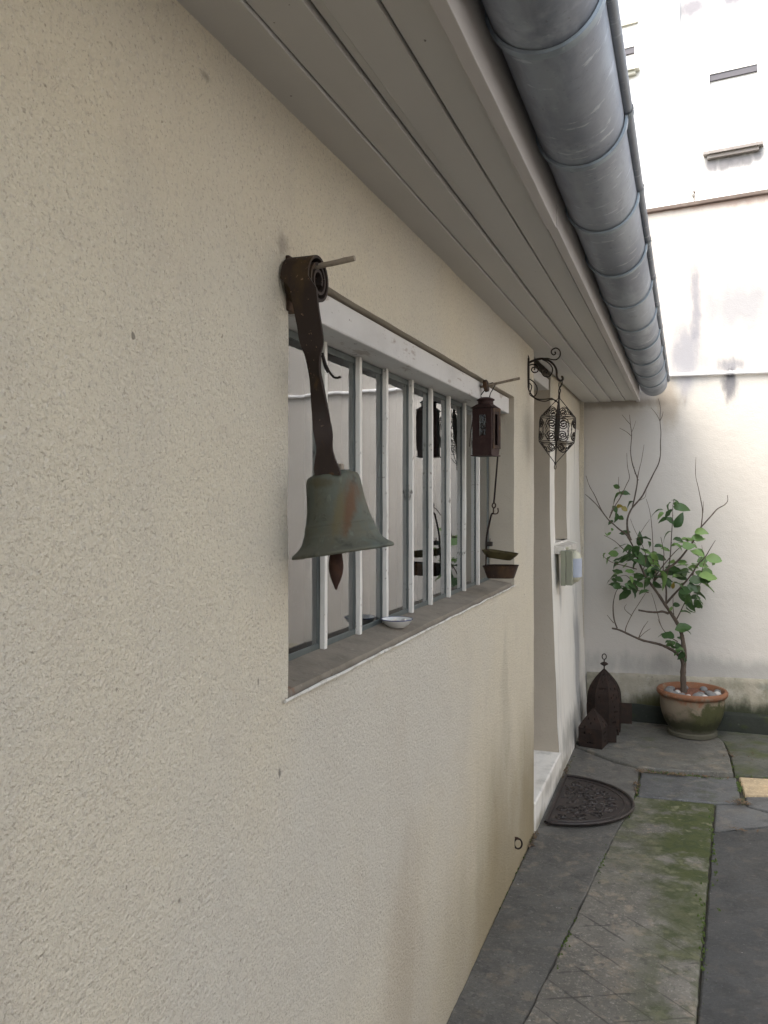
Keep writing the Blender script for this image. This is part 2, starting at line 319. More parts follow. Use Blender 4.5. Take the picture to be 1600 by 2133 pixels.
def pot_age(N, L, tc, mixc, mth, ramp, noisev):
    sx = N.new('ShaderNodeSeparateXYZ'); L.new(tc, sx.inputs[0]); z = sx.outputs['Z']
    n = mth('ADD', mth('MULTIPLY', mth('SUBTRACT', noisev(8, W1, 6), .5), .24), mth('MULTIPLY', mth('SUBTRACT', noisev(40, W1, 5), .5), .09))
    lime = ramp(mth('SUBTRACT', .265, mth('ADD', z, n)), 0, .05, .92)
    mixc(lime, (.185, .155, .115))
    mixc(mth('MULTIPLY', lime, ramp(noisev(16, W1, 5), .45, .62, .8)), (.20, .17, .12))
    moss = mth('MULTIPLY', ramp(mth('SUBTRACT', .235, mth('ADD', z, mth('MULTIPLY', n, 1.2))), 0, .05, .9), ramp(mth('ADD', sx.outputs['X'], mth('MULTIPLY', n, 1.6)), -.10, .06))
    mixc(moss, (.042, .047, .014))
    mixc(ramp(mth('SUBTRACT', .155, mth('ADD', z, mth('MULTIPLY', n, .6))), 0, .06, .9), (.028, .030, .014))
    mixc(ramp(mth('SUBTRACT', .07, mth('ADD', z, mth('MULTIPLY', n, .25))), 0, .03, .8), (.085, .08, .06))
M_TERRA = mat('weathered_terracotta', (.19, .090, .050), .85, spec=.25,
    layers=[(9, W1, 5, .42, .66, (.19, .085, .045), .8), (30, W1, 5, .56, .70, (.13, .085, .055), .6), (50, W1, 3, .6, .72, (.36, .18, .1), .5)], bumps=[(70, 4, .0012), (12, 3, .003)],
    extra=lambda N, L, tc, cur, mixc, mth, ramp, noisev, b: pot_age(N, L, tc, mixc, mth, ramp, noisev))
M_POTSOIL = mat('pot_clay_soil', (.12, .055, .035), .95, layers=[(60, W1, 4, .45, .65, (.2, .08, .05), .8), (90, W1, 3, .6, .7, (.05, .03, .02), .8)], bumps=[(60, 3, .006)])
M_PEBBLE = mat('grey_pebble', (.13, .128, .125), .6, layers=[(20, W1, 4, .45, .7, (.19, .188, .185), .7)], bumps=[(60, 3, .0008)])
M_PEBBLE2 = mat('pale_pebble', (.36, .345, .32), .6, layers=[(30, W1, 4, .45, .7, (.4, .38, .36), .7)], bumps=[(60, 3, .0008)])
M_BARK = mat('shrub_bark', (.075, .058, .045), .9, layers=[(30, (1, 1, .3), 5, .45, .7, (.13, .10, .075), .7), (70, W1, 3, .6, .7, (.035, .028, .022), .7)], bumps=[(70, 4, .0015)])
M_TWIG = mat('shrub_twig', (.10, .072, .052), .85, layers=[(60, W1, 3, .45, .7, (.06, .045, .035), .7)])
M_MAT = mat('rubber_doormat', (.024, .019, .017), .5, spec=.4, layers=[(30, W1, 4, .45, .7, (.05, .035, .03), .8), (120, W1, 2, .64, .7, (.09, .075, .07), .7)], bumps=[(120, 3, .0008)])
M_BOWL = mat('glazed_white', (.60, .59, .55), .22, spec=.5, layers=[(40, W1, 3, .6, .75, (.5, .48, .43), .5)])
M_BLUE = mat('cobalt_glaze', (.03, .045, .16), .25, spec=.5)
M_ASH = mat('grey_ash', (.16, .16, .17), .95, layers=[(160, W1, 3, .45, .65, (.06, .06, .065), .9)], bumps=[(160, 3, .002)])
M_BUTT = mat('cigarette_paper', (.66, .60, .53), .9)
M_BOXG = mat('pale_green_plastic', (.25, .255, .19), .5, spec=.4, layers=[(6, W1, 3, .45, .75, (.26, .28, .19), .6)])
M_BOXC = mat('cream_plastic', (.52, .50, .38), .35, spec=.45)
M_BLUELAB = mat('blue_label', (.38, .41, .47), .6, layers=[(25, W1, 3, .5, .7, (.46, .48, .54), .7)])
M_DOOR = mat('grey_door_paint', (.22, .21, .20), .6, layers=[(3, W1, 3, .4, .7, (.19, .18, .17), .6)])
M_ROOF = mat('roof_tile', (.22, .13, .09), .9, layers=[(6, W1, 4, .4, .7, (.14, .09, .07), .8)], bumps=[(40, 3, .004)])
M_DRYLEAF = mat('dry_leaf', (.11, .075, .045), .9, layers=[(20, W1, 3, .4, .7, (.05, .035, .022), .8)])
M_WEED = mat('weed_green', (.06, .09, .02), .8)

def glass_mat(name, k=1.):
    m = bpy.data.materials.new(name); m.use_nodes = True; t = m.node_tree; N = t.nodes; L = t.links
    for n in list(N): N.remove(n)
    out = N.new('ShaderNodeOutputMaterial'); mix = N.new('ShaderNodeMixShader'); fr = N.new('ShaderNodeFresnel'); fr.inputs[0].default_value = 1.52
    tr = N.new('ShaderNodeBsdfTransparent'); tr.inputs[0].default_value = (.86, .90, .88, 1)
    gl = N.new('ShaderNodeBsdfGlossy'); gl.inputs['Roughness'].default_value = .012; gl.inputs[0].default_value = (.97, .98, 1, 1)
    mu = N.new('ShaderNodeMath'); mu.operation = 'MULTIPLY'; mu.use_clamp = True; mu.inputs[1].default_value = k
    L.new(fr.outputs[0], mu.inputs[0]); L.new(mu.outputs[0], mix.inputs[0]); L.new(tr.outputs[0], mix.inputs[1]); L.new(gl.outputs[0], mix.inputs[2]); L.new(mix.outputs[0], out.inputs[0])
    # slightly wavy old glass
    tc = N.new('ShaderNodeTexCoord'); no = N.new('ShaderNodeTexNoise'); no.inputs['Scale'].default_value = 4
    bu = N.new('ShaderNodeBump'); bu.inputs['Distance'].default_value = .0008
    L.new(tc.outputs['Object'], no.inputs[0]); L.new(no.outputs[0], bu.inputs['Height']); L.new(bu.outputs[0], gl.inputs['Normal'])
    return m
M_GLASS = glass_mat('window_glass', 1.9)        # two faces of a double pane
M_LGLASS = glass_mat('lantern_glass', 1.5)

def leaf_mat(name, c1, c2):
    m = bpy.data.materials.new(name); m.use_nodes = True; t = m.node_tree; N = t.nodes; L = t.links; b = N['Principled BSDF']
    oi = N.new('ShaderNodeObjectInfo'); mx = N.new('ShaderNodeMix'); mx.data_type = 'RGBA'
    mx.inputs['A'].default_value = (*c1, 1); mx.inputs['B'].default_value = (*c2, 1); L.new(oi.outputs['Random'], mx.inputs['Factor'])
    tc = N.new('ShaderNodeTexCoord'); no = N.new('ShaderNodeTexNoise'); no.inputs['Scale'].default_value = 40; L.new(tc.outputs['Object'], no.inputs[0])
    m2 = N.new('ShaderNodeMix'); m2.data_type = 'RGBA'; m2.blend_type = 'MULTIPLY'; m2.inputs['Factor'].default_value = .5
    L.new(mx.outputs['Result'], m2.inputs['A']); L.new(no.outputs['Color'], m2.inputs['B'])
    L.new(mx.outputs['Result'], b.inputs['Base Color']); b.inputs['Roughness'].default_value = .42; b.inputs['Specular IOR Level'].default_value = .4
    tl = N.new('ShaderNodeBsdfTranslucent'); L.new(mx.outputs['Result'], tl.inputs[0])
    ms = N.new('ShaderNodeMixShader'); ms.inputs[0].default_value = .3
    L.new(b.outputs[0], ms.inputs[1]); L.new(tl.outputs[0], ms.inputs[2]); L.new(ms.outputs[0], N['Material Output'].inputs[0])
    return m
M_LEAF = [leaf_mat('leaf_dark', (.034, .075, .024), (.070, .135, .040)), leaf_mat('leaf_fresh_backlit', (.11, .20, .055), (.17, .27, .08)), leaf_mat('leaf_yellow', (.22, .20, .035), (.26, .19, .04))]  # lighter green is also backlight painted onto the right-hand leaves

# ================================================================== SETTING
# ground sheet
g = MB(); g.add([(-60, -60, -.055), (60, -60, -.055), (60, 60, -.055), (-60, 60, -.055)], [(0, 1, 2, 3)])
tag(g.build('ground', M_SOIL), kind='structure')
pv = thing('pavement', (0, 0, 0), kind='structure')
bed = MB(); nx, ny = 60, 80
for j in range(ny + 1):
    for i in range(nx + 1):
        x = -.02 + 6.2 * i / nx; y = -4 + 9.9 * j / ny
        bed.v.append(Vector((x, y, -.010 + .006 * nz((x, y, 0), 9))))
for j in range(ny):
    for i in range(nx):
        a = j * (nx + 1) + i; bed.f.append((a, a + 1, a + nx + 2, a + nx + 1))
bed.build('joint_bed', M_SOIL, pv)

def slab(pts, m, top=.006, gap=.002, seed=0, label=None, jag=.004):
    n = len(pts); cen = sum((Vector((p[0], p[1])) for p in pts), Vector((0, 0))) / n
    ring = []
    for i in range(n):
        a = Vector(pts[i][:2]); b = Vector(pts[(i + 1) % n][:2]); L_ = (b - a).length; k = max(1, int(L_ / .03))
        nn = Vector((b.y - a.y, a.x - b.x)).normalized()
        for j in range(k):
            p = a.lerp(b, j / k); d = jag * (mnoise.noise(Vector((p.x * 16, p.y * 16, seed))) + .6 * mnoise.noise(Vector((p.x * 50, p.y * 50, seed + 9))))
            q = p + nn * d; q += (cen - q).normalized() * gap
            ring.append(q)
    m_ = len(ring); mb = MB()
    tx, ty = .006 * mnoise.noise(Vector((seed * 3.1, 0, 1))), .004 * mnoise.noise(Vector((seed * 5.3, 2, 1)))
    def lift(q): return top + tx * (q.x - cen.x) + ty * (q.y - cen.y)
    def inn(q, d): return q + (cen - q).normalized() * d
    vs = [Vector((q.x, q.y, -.05)) for q in ring] + [Vector((q.x, q.y, lift(q) - .007)) for q in ring]
    vs += [Vector((inn(q, .003).x, inn(q, .003).y, lift(q) - .002)) for q in ring] + [Vector((inn(q, .009).x, inn(q, .009).y, lift(q))) for q in ring]
    fs = []
    for r in range(3):
        for i in range(m_): fs.append((r*m_+i, r*m_+(i+1) % m_, (r+1)*m_+(i+1) % m_, (r+1)*m_+i))
    fs.append(tuple(3*m_+i for i in range(m_)))
    mb.add(vs, fs)
    o = mb.build('slab', m, pv, smooth=True)
    for p_ in o.data.polygons:
        if len(p_.vertices) > 6: p_.use_smooth = False
    if label: o['label'] = label
    return o
def G(px, py): p = P(px, py, Z=0); return (p.x, p.y)
J1, J2, J3 = G(1092, 2132), G(1276, 1752), G(1313, 1685)
def ext(a, b, y): t = (y - a[1]) / (b[1] - a[1]); return (a[0] + (b[0] - a[0]) * t, y)
Jn = ext(J2, J1, -1.6); Gr = ext(G(1488, 1675), G(1450, 2133), .2)
slab([(.0, .75), ext(J2, J1, .75), J1, J2, J3, G(1324, 1655), G(1332, 1604), G(1278, 1590), (.0, 5.02)], M_SLABS['strip'], seed=1, top=.008)
slab([(.0, -3.5), ext(J2, J1, -3.5), ext(J2, J1, .75), (.0, .75)], M_SLABS['strip'], seed=11)
slab([J1, J2, J3, G(1325, 1660), G(1488, 1675), G(1450, 2133), Gr, ext(J2, J1, .2)], M_SLABS['green'], seed=2, top=.004, label='green mossy concrete slab')
slab([G(1332, 1604), G(1430, 1612), G(1528, 1616), G(1520, 1580), G(1508, 1550), G(1488, 1536), G(1470, 1516), (.45, 5.74), (.0, 5.74), (.0, 5.02), G(1278, 1590)], M_SLABS['warm'], seed=3, top=.018)
slab([G(1490, 1536), G(1508, 1550), G(1522, 1580), G(1531, 1617), G(1600, 1621), (1.7, 4.80), (1.7, 5.78), G(1480, 1518)], M_SLABS['speck'], seed=4, top=.010, label='dark slab flecked with pale lichen')
slab([G(1335, 1610), G(1430, 1617), G(1534, 1622), G(1546, 1674), G(1490, 1674), G(1327, 1659)], M_SLABS['blue'], seed=5, top=.004)
slab([G(1539, 1622), G(1600, 1625), (1.28, 4.76), (1.28, 4.50), G(1600, 1660), G(1551, 1659)], M_SLABS['cream'], seed=6, top=.010, label='new cream coloured slab')
slab([(1.28, 4.76), (1.7, 4.78), (1.7, 4.5), (1.28, 4.50)], M_SLABS['blue'], seed=7)
slab([G(1551, 1662), G(1600, 1662), (1.7, 4.49), (1.7, 4.25), G(1600, 1692), G(1556, 1681)], M_SLABS['blue'], seed=8, top=.006)
slab([G(1490, 1677), G(1548, 1677), G(1556, 1683), G(1600, 1694), (1.7, 4.24), (1.7, 3.98), G(1600, 1722), G(1486, 1734)], M_SLABS['blue'], seed=9, top=.002)
slab([G(1486, 1736), G(1600, 1724), (1.7, 3.97), (1.7, 1.2), ext(G(1488, 1675), G(1450, 2133), 1.2)], M_SLABS['right'], seed=10, top=.003, gap=.001)
for k, (y0, y1) in enumerate(((-3.5, -1.6), (-1.6, .2))):
    slab([ext(J2, J1, y0), (.62, y0), (.62, y1), ext(J2, J1, y1)] if k == 0 else [ext(J2, J1, y0), (.62, y0), Gr, ext(J2, J1, y1)], M_SLABS['right'], seed=20 + k)
slab([(.62, -3.5), (1.7, -3.5), (1.7, 1.2), ext(G(1488, 1675), G(1450, 2133), 1.2), Gr, (.62, -1.6)], M_SLABS['right'], seed=23)
for k in range(6):
    y0 = -3.5 + 1.55 * k
    slab([(1.7, y0), (3.9, y0), (3.9, y0 + 1.55), (1.7, y0 + 1.55)], M_SLABS['right' if k % 2 else 'warm'], seed=30 + k)
    slab([(3.9, y0), (6.18, y0), (6.18, y0 + 1.55), (3.9, y0 + 1.55)], M_SLABS['warm' if k % 2 else 'right'], seed=40 + k)

# ------------------------------------------------------------------ wall grid with openings
def wall_grid(mb, O, U, V, N, w_, h_, step, holes, depth, amp=.002, off=None, reveal=None):
    O, U, V, N = map(Vector, (O, U, V, N))
    def lines(n, hs):
        s = {round(n * i / max(1, int(n / step)), 4) for i in range(max(1, int(n / step)) + 1)}
        for a in hs: s = {q for q in s if abs(q - a) > step * .4 or q in (0, n)}
        return sorted(s | set(hs))
    us = lines(w_, [x for h in holes for x in (h[0], h[1])]); vs_ = lines(h_, [x for h in holes for x in (h[2], h[3])])
    idx = {}; base = len(mb.v)
    def pt(i, j, d=0):
        u, v = us[i], vs_[j]; p = O + U * u + V * v
        q = p + N * (amp * (nz(p, 3) * 1.5 + nz(p, 11)))
        on = any(abs(u - a) < 1e-5 for h in holes for a in h[:2]) or any(abs(v - a) < 1e-5 for h in holes for a in h[2:])
        if on: q += (U * nz(p, 21) + V * nz(p + Vector((5, 5, 5)), 21)) * amp * .9
        if off: q += N * off(u, v)
        return q - N * d
    def vid(i, j):
        if (i, j) not in idx: idx[(i, j)] = len(mb.v); mb.v.append(pt(i, j))
        return idx[(i, j)]
    def hole(i, j):
        if i < 0 or j < 0 or i >= len(us) - 1 or j >= len(vs_) - 1: return False
        cu, cv = (us[i] + us[i+1]) / 2, (vs_[j] + vs_[j+1]) / 2
        return any(h[0] < cu < h[1] and h[2] < cv < h[3] for h in holes)
    rv = reveal or mb
    for i in range(len(us) - 1):
        for j in range(len(vs_) - 1):
            if not hole(i, j): mb.f.append((vid(i, j), vid(i+1, j), vid(i+1, j+1), vid(i, j+1)))
            else:
                for di, dj, a, b in ((-1, 0, (i, j), (i, j+1)), (1, 0, (i+1, j), (i+1, j+1)), (0, -1, (i, j), (i+1, j)), (0, 1, (i, j+1), (i+1, j+1))):
                    if not hole(i + di, j + dj):
                        if dj == -1: continue      # sills are built separately
                        A, B = pt(*a), pt(*b); rv.add([A, B, B - N * depth, A - N * depth], [(0, 1, 2, 3)])

house = thing('house', (0, 0, 0), 'low cream roughcast house with a white barred window, boarded eave and zinc gutter', 'house')
SOF = 2.165
Y0, YD0, YD1, YF = -3.5, 3.656, 4.435, 5.80
mb = MB(); rv = MB()
wall_grid(mb, (0, Y0, -.06), (0, 1, 0), (0, 0, 1), (1, 0, 0), YD0 - Y0, 2.32, .06,
          [(1.254 - Y0, 3.207 - Y0, 1.155 + .06, 1.905 + .06)], .10, .0022, reveal=rv)
# near jamb of the door recess
mb.add([(0, YD0, -.06), (-.45, YD0, -.06), (-.45, YD0, 2.26), (0, YD0, 2.26)], [(0, 1, 2, 3)])
mb.build('wall', M_WALL, house, smooth=True)
rv.build('window_reveal', M_REVEAL, house)
# wall between the door and the courtyard wall: painted white, leaning back a little
mb = MB(); rv = MB()
lean = lambda u, v: -.050 * min(1, max(0, v - .05) / 1.4) + .012 * max(0, .35 - v) / .35
wall_grid(mb, (0, YD1, -.06), (0, 1, 0), (0, 0, 1), (1, 0, 0), YF - YD1, 2.26, .05, [(4.605 - YD1, 5.085 - YD1, 1.255 + .06, 1.845 + .06)], .13, .0015, lean, rv)
o = mb.build('wall', M_WHITEWALL, house, smooth=True); o['label'] = 'white painted stretch of wall beyond the door'
rv.build('window_reveal', M_REVEAL, house)
# cream render above the white lintel (2 mm proud)
mb = MB()
wall_grid(mb, (.003, YD1 + .002, 1.97), (0, 1, 0), (0, 0, 1), (1, 0, 0), YF - YD1, .23, .05, [], .1, .001, lambda u, v: -.050)
mb.build('wall', M_WALL, house)
# far jamb of the door recess (faces the viewer)
mb = MB(); n = 20
for k in range(n + 1):
    z = -.06 + 2.32 * k / n; xo = lean(0, z + .06)
    mb.v += [Vector((xo, YD1, z)), Vector((-.45, YD1, z))]
for k in range(n): mb.f.append((2*k, 2*k+1, 2*k+3, 2*k+2))
mb.build('door_reveal', M_REVEAL, house)
# door, door head and threshold
mb = MB(); mb.box((-.40, YD0 + .002, .14), (-.36, YD1 - .002, 2.08)); d = mb.build('door', M_DOOR, house, bevel=.002)
mb = MB(); mb.tube([(-.355, 4.36, 1.08), (-.31, 4.36, 1.08), (-.31, 4.26, 1.08)], .009, 8); mb.build('handle', M_ZINC, d, smooth=True)
mb = MB(); mb.box((-.45, YD0 + .003, 2.088), (-.055, YD1 - .003, 2.146)); mb.build('door_head', M_SOFFIT, house, bevel=.003)
mb = MB(); mb.box((-.449, YD0 + .001, -.05), (.008, YD1 + .02, .14)); mb.build('threshold', M_WHITEWALL, house, bevel=.008)
mb = MB(); mb.box((-.30, 3.70, .142), (.0, 3.72, .146)); 
# second window (narrow): white sill, frame and pane
wf = MB()
for a in ((4.605, 4.645), (5.045, 5.085)): wf.box((-.175, a[0], 1.255), (-.135, a[1], 1.845))
wf.box((-.174, 4.645, 1.255), (-.136, 5.045, 1.30)); wf.box((-.174, 4.645, 1.80), (-.136, 5.045, 1.845))
w2 = wf.build('window', M_BAR, house, bevel=.002)
mb = MB(); mb.box((-.158, 4.645, 1.30), (-.152, 5.045, 1.80)); mb.build('pane', M_GLASS, w2)
mb = MB(); mb.extrude([(-.18, 4.56, 1.215), (.012, 4.56, 1.19), (.012, 4.56, 1.235), (-.18, 4.56, 1.262)], (0, .56, 0)); mb.build('window_sill', M_EDGE, house, bevel=.006)
mb = MB(); mb.box((-.17, 4.57, 1.846), (-.038, 5.12, 1.965)); mb.build('lintel', M_LINTEL, house, bevel=.004)
# rear room so that nothing shines through the panes
rm = MB()
x0, x1, y0, y1, z0, z1 = -3.2, -.46, Y0, YF, -.06, 2.27
rm.add([(x0, y0, z0), (x1, y0, z0), (x1, y1, z0), (x0, y1, z0), (x0, y0, z1), (x1, y0, z1), (x1, y1, z1), (x0, y1, z1)], [(0, 1, 2, 3), (7, 6, 5, 4), (0, 3, 7, 4), (0, 4, 5, 1), (2, 6, 7, 3)])
for (a, b, c_, d_) in ((y0, 1.1, z0, z1), (3.36, YD0 - .002, z0, z1), (1.1, 3.36, z0, 1.02), (1.1, 3.36, 2.0, z1)):
    rm.add([(-.158, a, c_), (-.158, b, c_), (-.158, b, d_), (-.158, a, d_)], [(0, 1, 2, 3)])
rm.add([(-.46, y0, z1), (.3, y0, z1), (.3, y1, z1), (-.46, y1, z1)], [(0, 1, 2, 3)])
rm.build('interior_wall', M_ROOM, house)
# main window: sill, lintel, bars, frame, panes
sm = MB(); nn_ = 40
for k in range(nn_ + 1):
    y = 1.2545 + (3.2065 - 1.2545) * k / nn_
    for x, z in ((-.16, 1.186), (-.08, 1.178), (-.012, 1.167), (-.007, 1.157), (-.012, 1.10)):
        sm.v.append(Vector((x, y, z + .0022 * nz((x * 5, y, z), 9))))
for k in range(nn_):
    for q in range(4): sm.f.append((k*5+q, k*5+q+1, k*5+q+6, k*5+q+5))
sm.build('window_sill', M_SILL, house, smooth=True)
lp = MB(); pts = [Vector((.004 + .001 * nz((0, y, 0), 12), y, 1.158 + .002 * nz((1, y, 0), 9))) for y in [1.235 + 1.985 * k / 50 for k in range(51)]]
lp.tube(pts, [.0034 + .0016 * nz((2, p.y, 0), 17) for p in pts], 8); lp.build('sill_edge', M_EDGE, house, smooth=True)
mb = MB(); mb.box((-.16, 1.2575, 1.838), (-.017, 3.196, 1.900)); mb.build('lintel', M_LINTEL, house, bevel=.004)
mb = MB(); mb.box((-.16, 1.2575, 1.903), (-.030, 3.204, 1.9045)); mb.build('lintel_shadow_gap', M_SOIL, house)  # dark strip standing in for the shadow gap above the lintel
barY = [1.60, 1.802, 1.985, 2.197, 2.385, 2.585, 2.785, 2.985]
GXP = -.1005                                   # face of the glass
fr = MB()
fr.box((-.155, 1.2605, 1.172), (-.0975, 3.2005, 1.192)); fr.box((-.155, 1.2605, 1.822), (-.0975, 3.2005, 1.8375))
win = fr.build('window', M_FRAME, house, bevel=.002); win['label'] = 'wide barred window with dark frame'
stiles = [1.2605] + [y - .014 for y in barY] + [3.1725]
for k, y in enumerate(stiles):
    s = MB(); s.box((-.1545, y, 1.1921), (-.0990, y + .028, 1.8219)); s.build('stile', M_FRAME, win, bevel=.0015)
    if k < len(stiles) - 1:
        s = MB(); s.box((GXP - .006, y + .0281, 1.1922), (GXP, stiles[k + 1] - .0001, 1.8218)); s.build('pane', M_GLASS, win)
def flatbar(xc, y, z0, z1, hx, hy, n=30):
    b_ = MB()
    for k in range(n + 1):
        z = z0 + (z1 - z0) * k / n; dx = .0010 * nz((0, y, z), 6); dy = .0015 * nz((3, y, z), 5); e = 1 + .10 * nz((7, y, z), 70)
        for sx_, sy_ in ((-1, -1), (1, -1), (1, 1), (-1, 1)):
            b_.v.append(Vector((xc + dx + sx_ * hx * e, y + dy + sy_ * hy * (1 + .10 * nz((sx_, y + sy_, z), 80)), z)))
    for k in range(n):
        for q in range(4): b_.f.append((k*4+q, k*4+(q+1) % 4, (k+1)*4+(q+1) % 4, (k+1)*4+q))
    b_.f.append((3, 2, 1, 0)); b_.f.append(tuple(n*4+q for q in range(4))); return b_
for y in barY:
    flatbar(-.0915, y, 1.174, 1.8385, .0055, .0072).build('window_bar', M_BAR, house)
cu = MB(); nu = 260
for k in range(nu + 1):
    y = 1.12 + 2.22 * k / nu; ph = y * 62 + 2.6 * nz((0, y, 0), 3)
    for zz in range(5):
        hem = 1.385 - .115 * min(1, max(0, (y - 1.35) / .5)) - .09 * min(1, max(0, (y - 1.9) / .4)) + .006 * sin(ph); z = hem + (1.96 - hem) * zz / 4
        cu.v.append(Vector((-.170 + .014 * sin(ph) * (1 - .12 * zz) + .012 * nz((3, y, z), 3), y, z)))
for k in range(nu):
    for zz in range(4): cu.f.append((k*5+zz, k*5+zz+1, k*5+zz+6, k*5+zz+5))
cu.build('curtain', M_CURTAIN, house, smooth=True)

# ------------------------------------------------------------------ eave: boards, fascia, gutter, roof
bounds = [-.03, .083, .162, .252, .321]
gaps = [.0022, .0050, .0028, .0022]
for k in range(4):
    b_ = MB(); x0 = bounds[k] + (gaps[k - 1] / 2 + .001 if k else 0); x1 = bounds[k + 1] - gaps[k] / 2
    n = 50; prof = [(x0, SOF + .014), (x0, SOF + .0046), (x0 + .0012, SOF + .0034), (x1 - .0012, SOF), (x1, SOF + .0008), (x1, SOF + .014)]
    if k == 2: prof = [(x0, SOF + .016), (x0, SOF + .007), (x0 + .015, SOF + .0065), (x0 + .0158, SOF + .0036), (x0 + .017, SOF + .0026), (x1 - .0012, SOF), (x1, SOF + .0008), (x1, SOF + .016)]
    m_ = len(prof)
    for i in range(n + 1):
        y = Y0 + (5.748 - Y0) * i / n; w_ = .0014 * nz((k * 9, y, 0), 1.6); h_ = .0018 * nz((k * 7, y, 4), 1.1)
        for x, z in prof: b_.v.append(Vector((x + w_, y, z + h_)))
    for i in range(n):
        for q in range(m_ - 1): b_.f.append((i*m_+q, i*m_+q+1, (i+1)*m_+q+1, (i+1)*m_+q))
    b_.f.append(tuple(range(m_))); b_.f.append(tuple(n*m_+q for q in range(m_)))
    b_.build('soffit_board', M_SOFFIT, house)
mb = MB(); mb.box((-.03, Y0, SOF + .0165), (.322, 5.748, SOF + .024)); mb.build('soffit_backing', M_ROOM, house)
mb = MB(); mb.box((.3235, Y0, SOF - .013), (.3470, 1.985, SOF + .16)); mb.build('fascia_board', M_FASCIA, house, bevel=.0015)
mb = MB(); mb.box((.3250, 1.988, SOF - .010), (.3480, 5.748, SOF + .16)); mb.build('fascia_board', M_FASCIA, house, bevel=.0015)
GX, GZ, GR = .437, 2.268, .087
def gutter_prof(r0, a0=-4, a1=184, n=28): return [(GX + r0 * cos(radians(180 + a0 + (a1 - a0) * k / n)), GZ + r0 * sin(radians(180 + a0 + (a1 - a0) * k / n))) for k in range(n + 1)]
pr = gutter_prof(GR) ; pi_ = list(reversed(gutter_prof(GR - .003)))
pr = pr + pi_
gt = MB(); ys = [-3.5 + i * (5.66 + 3.5) / 60 for i in range(61)]; m_ = len(pr)
for y in ys:
    for x, z in pr: gt.v.append(Vector((x + .0015 * nz((x, y, z), 2.2), y, z + .0015 * nz((x + 4, y, z), 2.2))))
for i in range(60):
    for q in range(m_): gt.f.append((i*m_+q, i*m_+(q+1) % m_, (i+1)*m_+(q+1) % m_, (i+1)*m_+q))
gutter = gt.build('gutter', M_ZINC, house, smooth=True)
cp = MB(); cpp = [(x, 5.655, z) for x, z in gutter_prof(GR - .001)]; cp.extrude(cpp, (0, .004, 0)); cp.build('end_cap', M_ZINC, gutter)
bd = MB(); BX, BZ = GX + GR + .005, GZ + .012
bd.tube([Vector((BX, y, BZ)) for y in ys], .0110, 14); bd.build('bead', M_ZINC, gutter, smooth=True)
for k in range(-9, 12):
    y = 1.27 + .4365 * k - (.02 if k == 0 else 0)
    if y < -3.4 or y > 5.6: continue
    br = MB(); n = 30; R1, R2 = GR + .0015, GR + .0065
    for i in range(n + 1):
        an = radians(176 + 186 * i / n)
        for r, dy in ((R1, -.0105), (R2, -.009), (R2, .009), (R1, .0105)):
            br.v.append(Vector((GX + r * cos(an), y + dy, GZ + r * sin(an))))
    for i in range(n):
        for q in range(4): br.f.append((i*4+q, i*4+(q+1) % 4, (i+1)*4+(q+1) % 4, (i+1)*4+q))
    br.f.append((0, 1, 2, 3)); br.f.append(tuple(n*4+q for q in range(4)))
    # strap folded round the bead
    q = [Vector((BX + .0130 * cos(t), y, BZ + .0130 * sin(t))) for t in [radians(-150 + 230 * i / 12) for i in range(13)]]
    for i in range(12): br.add([q[i] + Vector((0, -.012, 0)), q[i+1] + Vector((0, -.012, 0)), q[i+1] + Vector((0, .012, 0)), q[i] + Vector((0, .012, 0))], [(0, 1, 2, 3)])
    # arm back to the fascia
    br.box((.3475, y - .012, GZ + .004), (GX - GR + .002, y + .012, GZ + .0085))
    br.build('gutter_bracket', M_ZINCBAR, gutter, smooth=True)
rf = MB()
rf.extrude([(.40, Y0, 2.36), (.40, Y0, 2.385), (-3.6, Y0, 3.60), (-3.6, Y0, 3.57)], (0, 5.748 - Y0, 0)); rf.build('roof', M_ROOF, house)  # unseen roof slab that blocks light above the eave
rf = MB(); rf.extrude([(-3.6, Y0, -.05), (-3.6, Y0, 3.56), (-3.4, Y0, 3.5), (-3.4, Y0, -.05)], (0, 5.748 - Y0, 0)); rf.build('rear_wall', M_WALL, house)
for yy in (Y0, 5.72):
    rf = MB(); rf.extrude([(-3.4, yy, -.05), (-.02, yy, -.05), (-.02, yy, 2.26), (.30, yy, 2.27), (.30, yy, 2.38), (-3.4, yy, 3.5)], (0, .02, 0)); rf.build('gable_wall', M_WALL, house)

# ------------------------------------------------------------------ courtyard end wall
FY = 5.75
cw = thing('courtyard_wall', (.5, FY, 0), 'tall pale rendered courtyard wall with grey rain stains behind the potted shrub', 'wall')
cz0, cz1 = 3.40, 3.61          # the top climbs to the right
mb = MB(); nX, nZ = 60, 40
for j in range(nZ + 1):
    for i in range(nX + 1):
        x = -.3 + 6.48 * i / nX; zt = 3.415 + .05 * (x - .41); z = zt * j / nZ
        p = Vector((x, FY, z)); mb.v.append(p + Vector((0, .004 * nz(p, 1.7) + .002 * nz(p, 7), 0)))
for j in range(nZ):
    for i in range(nX):
        a = j * (nX + 1) + i; mb.f.append((a, a + 1, a + nX + 2, a + nX + 1))
mb.add([(-.3, FY + .25, 0), (6.18, FY + .25, 0), (6.18, FY + .25, 3.69), (-.3, FY + .25, 3.36), (-.3, FY + .01, 3.36), (6.18, FY + .01, 3.69)], [(0, 1, 2, 3), (3, 2, 5, 4)])
mb.build('wall', M_FARWALL, cw, smooth=True)
cpm = MB(); cpm.extrude([(-.3, FY - .03, 3.38), (6.18, FY - .03, 3.704), (6.18, FY - .03, 3.729), (-.3, FY - .03, 3.405)], (0, .30, 0)); cpm.build('coping', M_COPING, cw, bevel=.004)
pm = MB(); n = 60
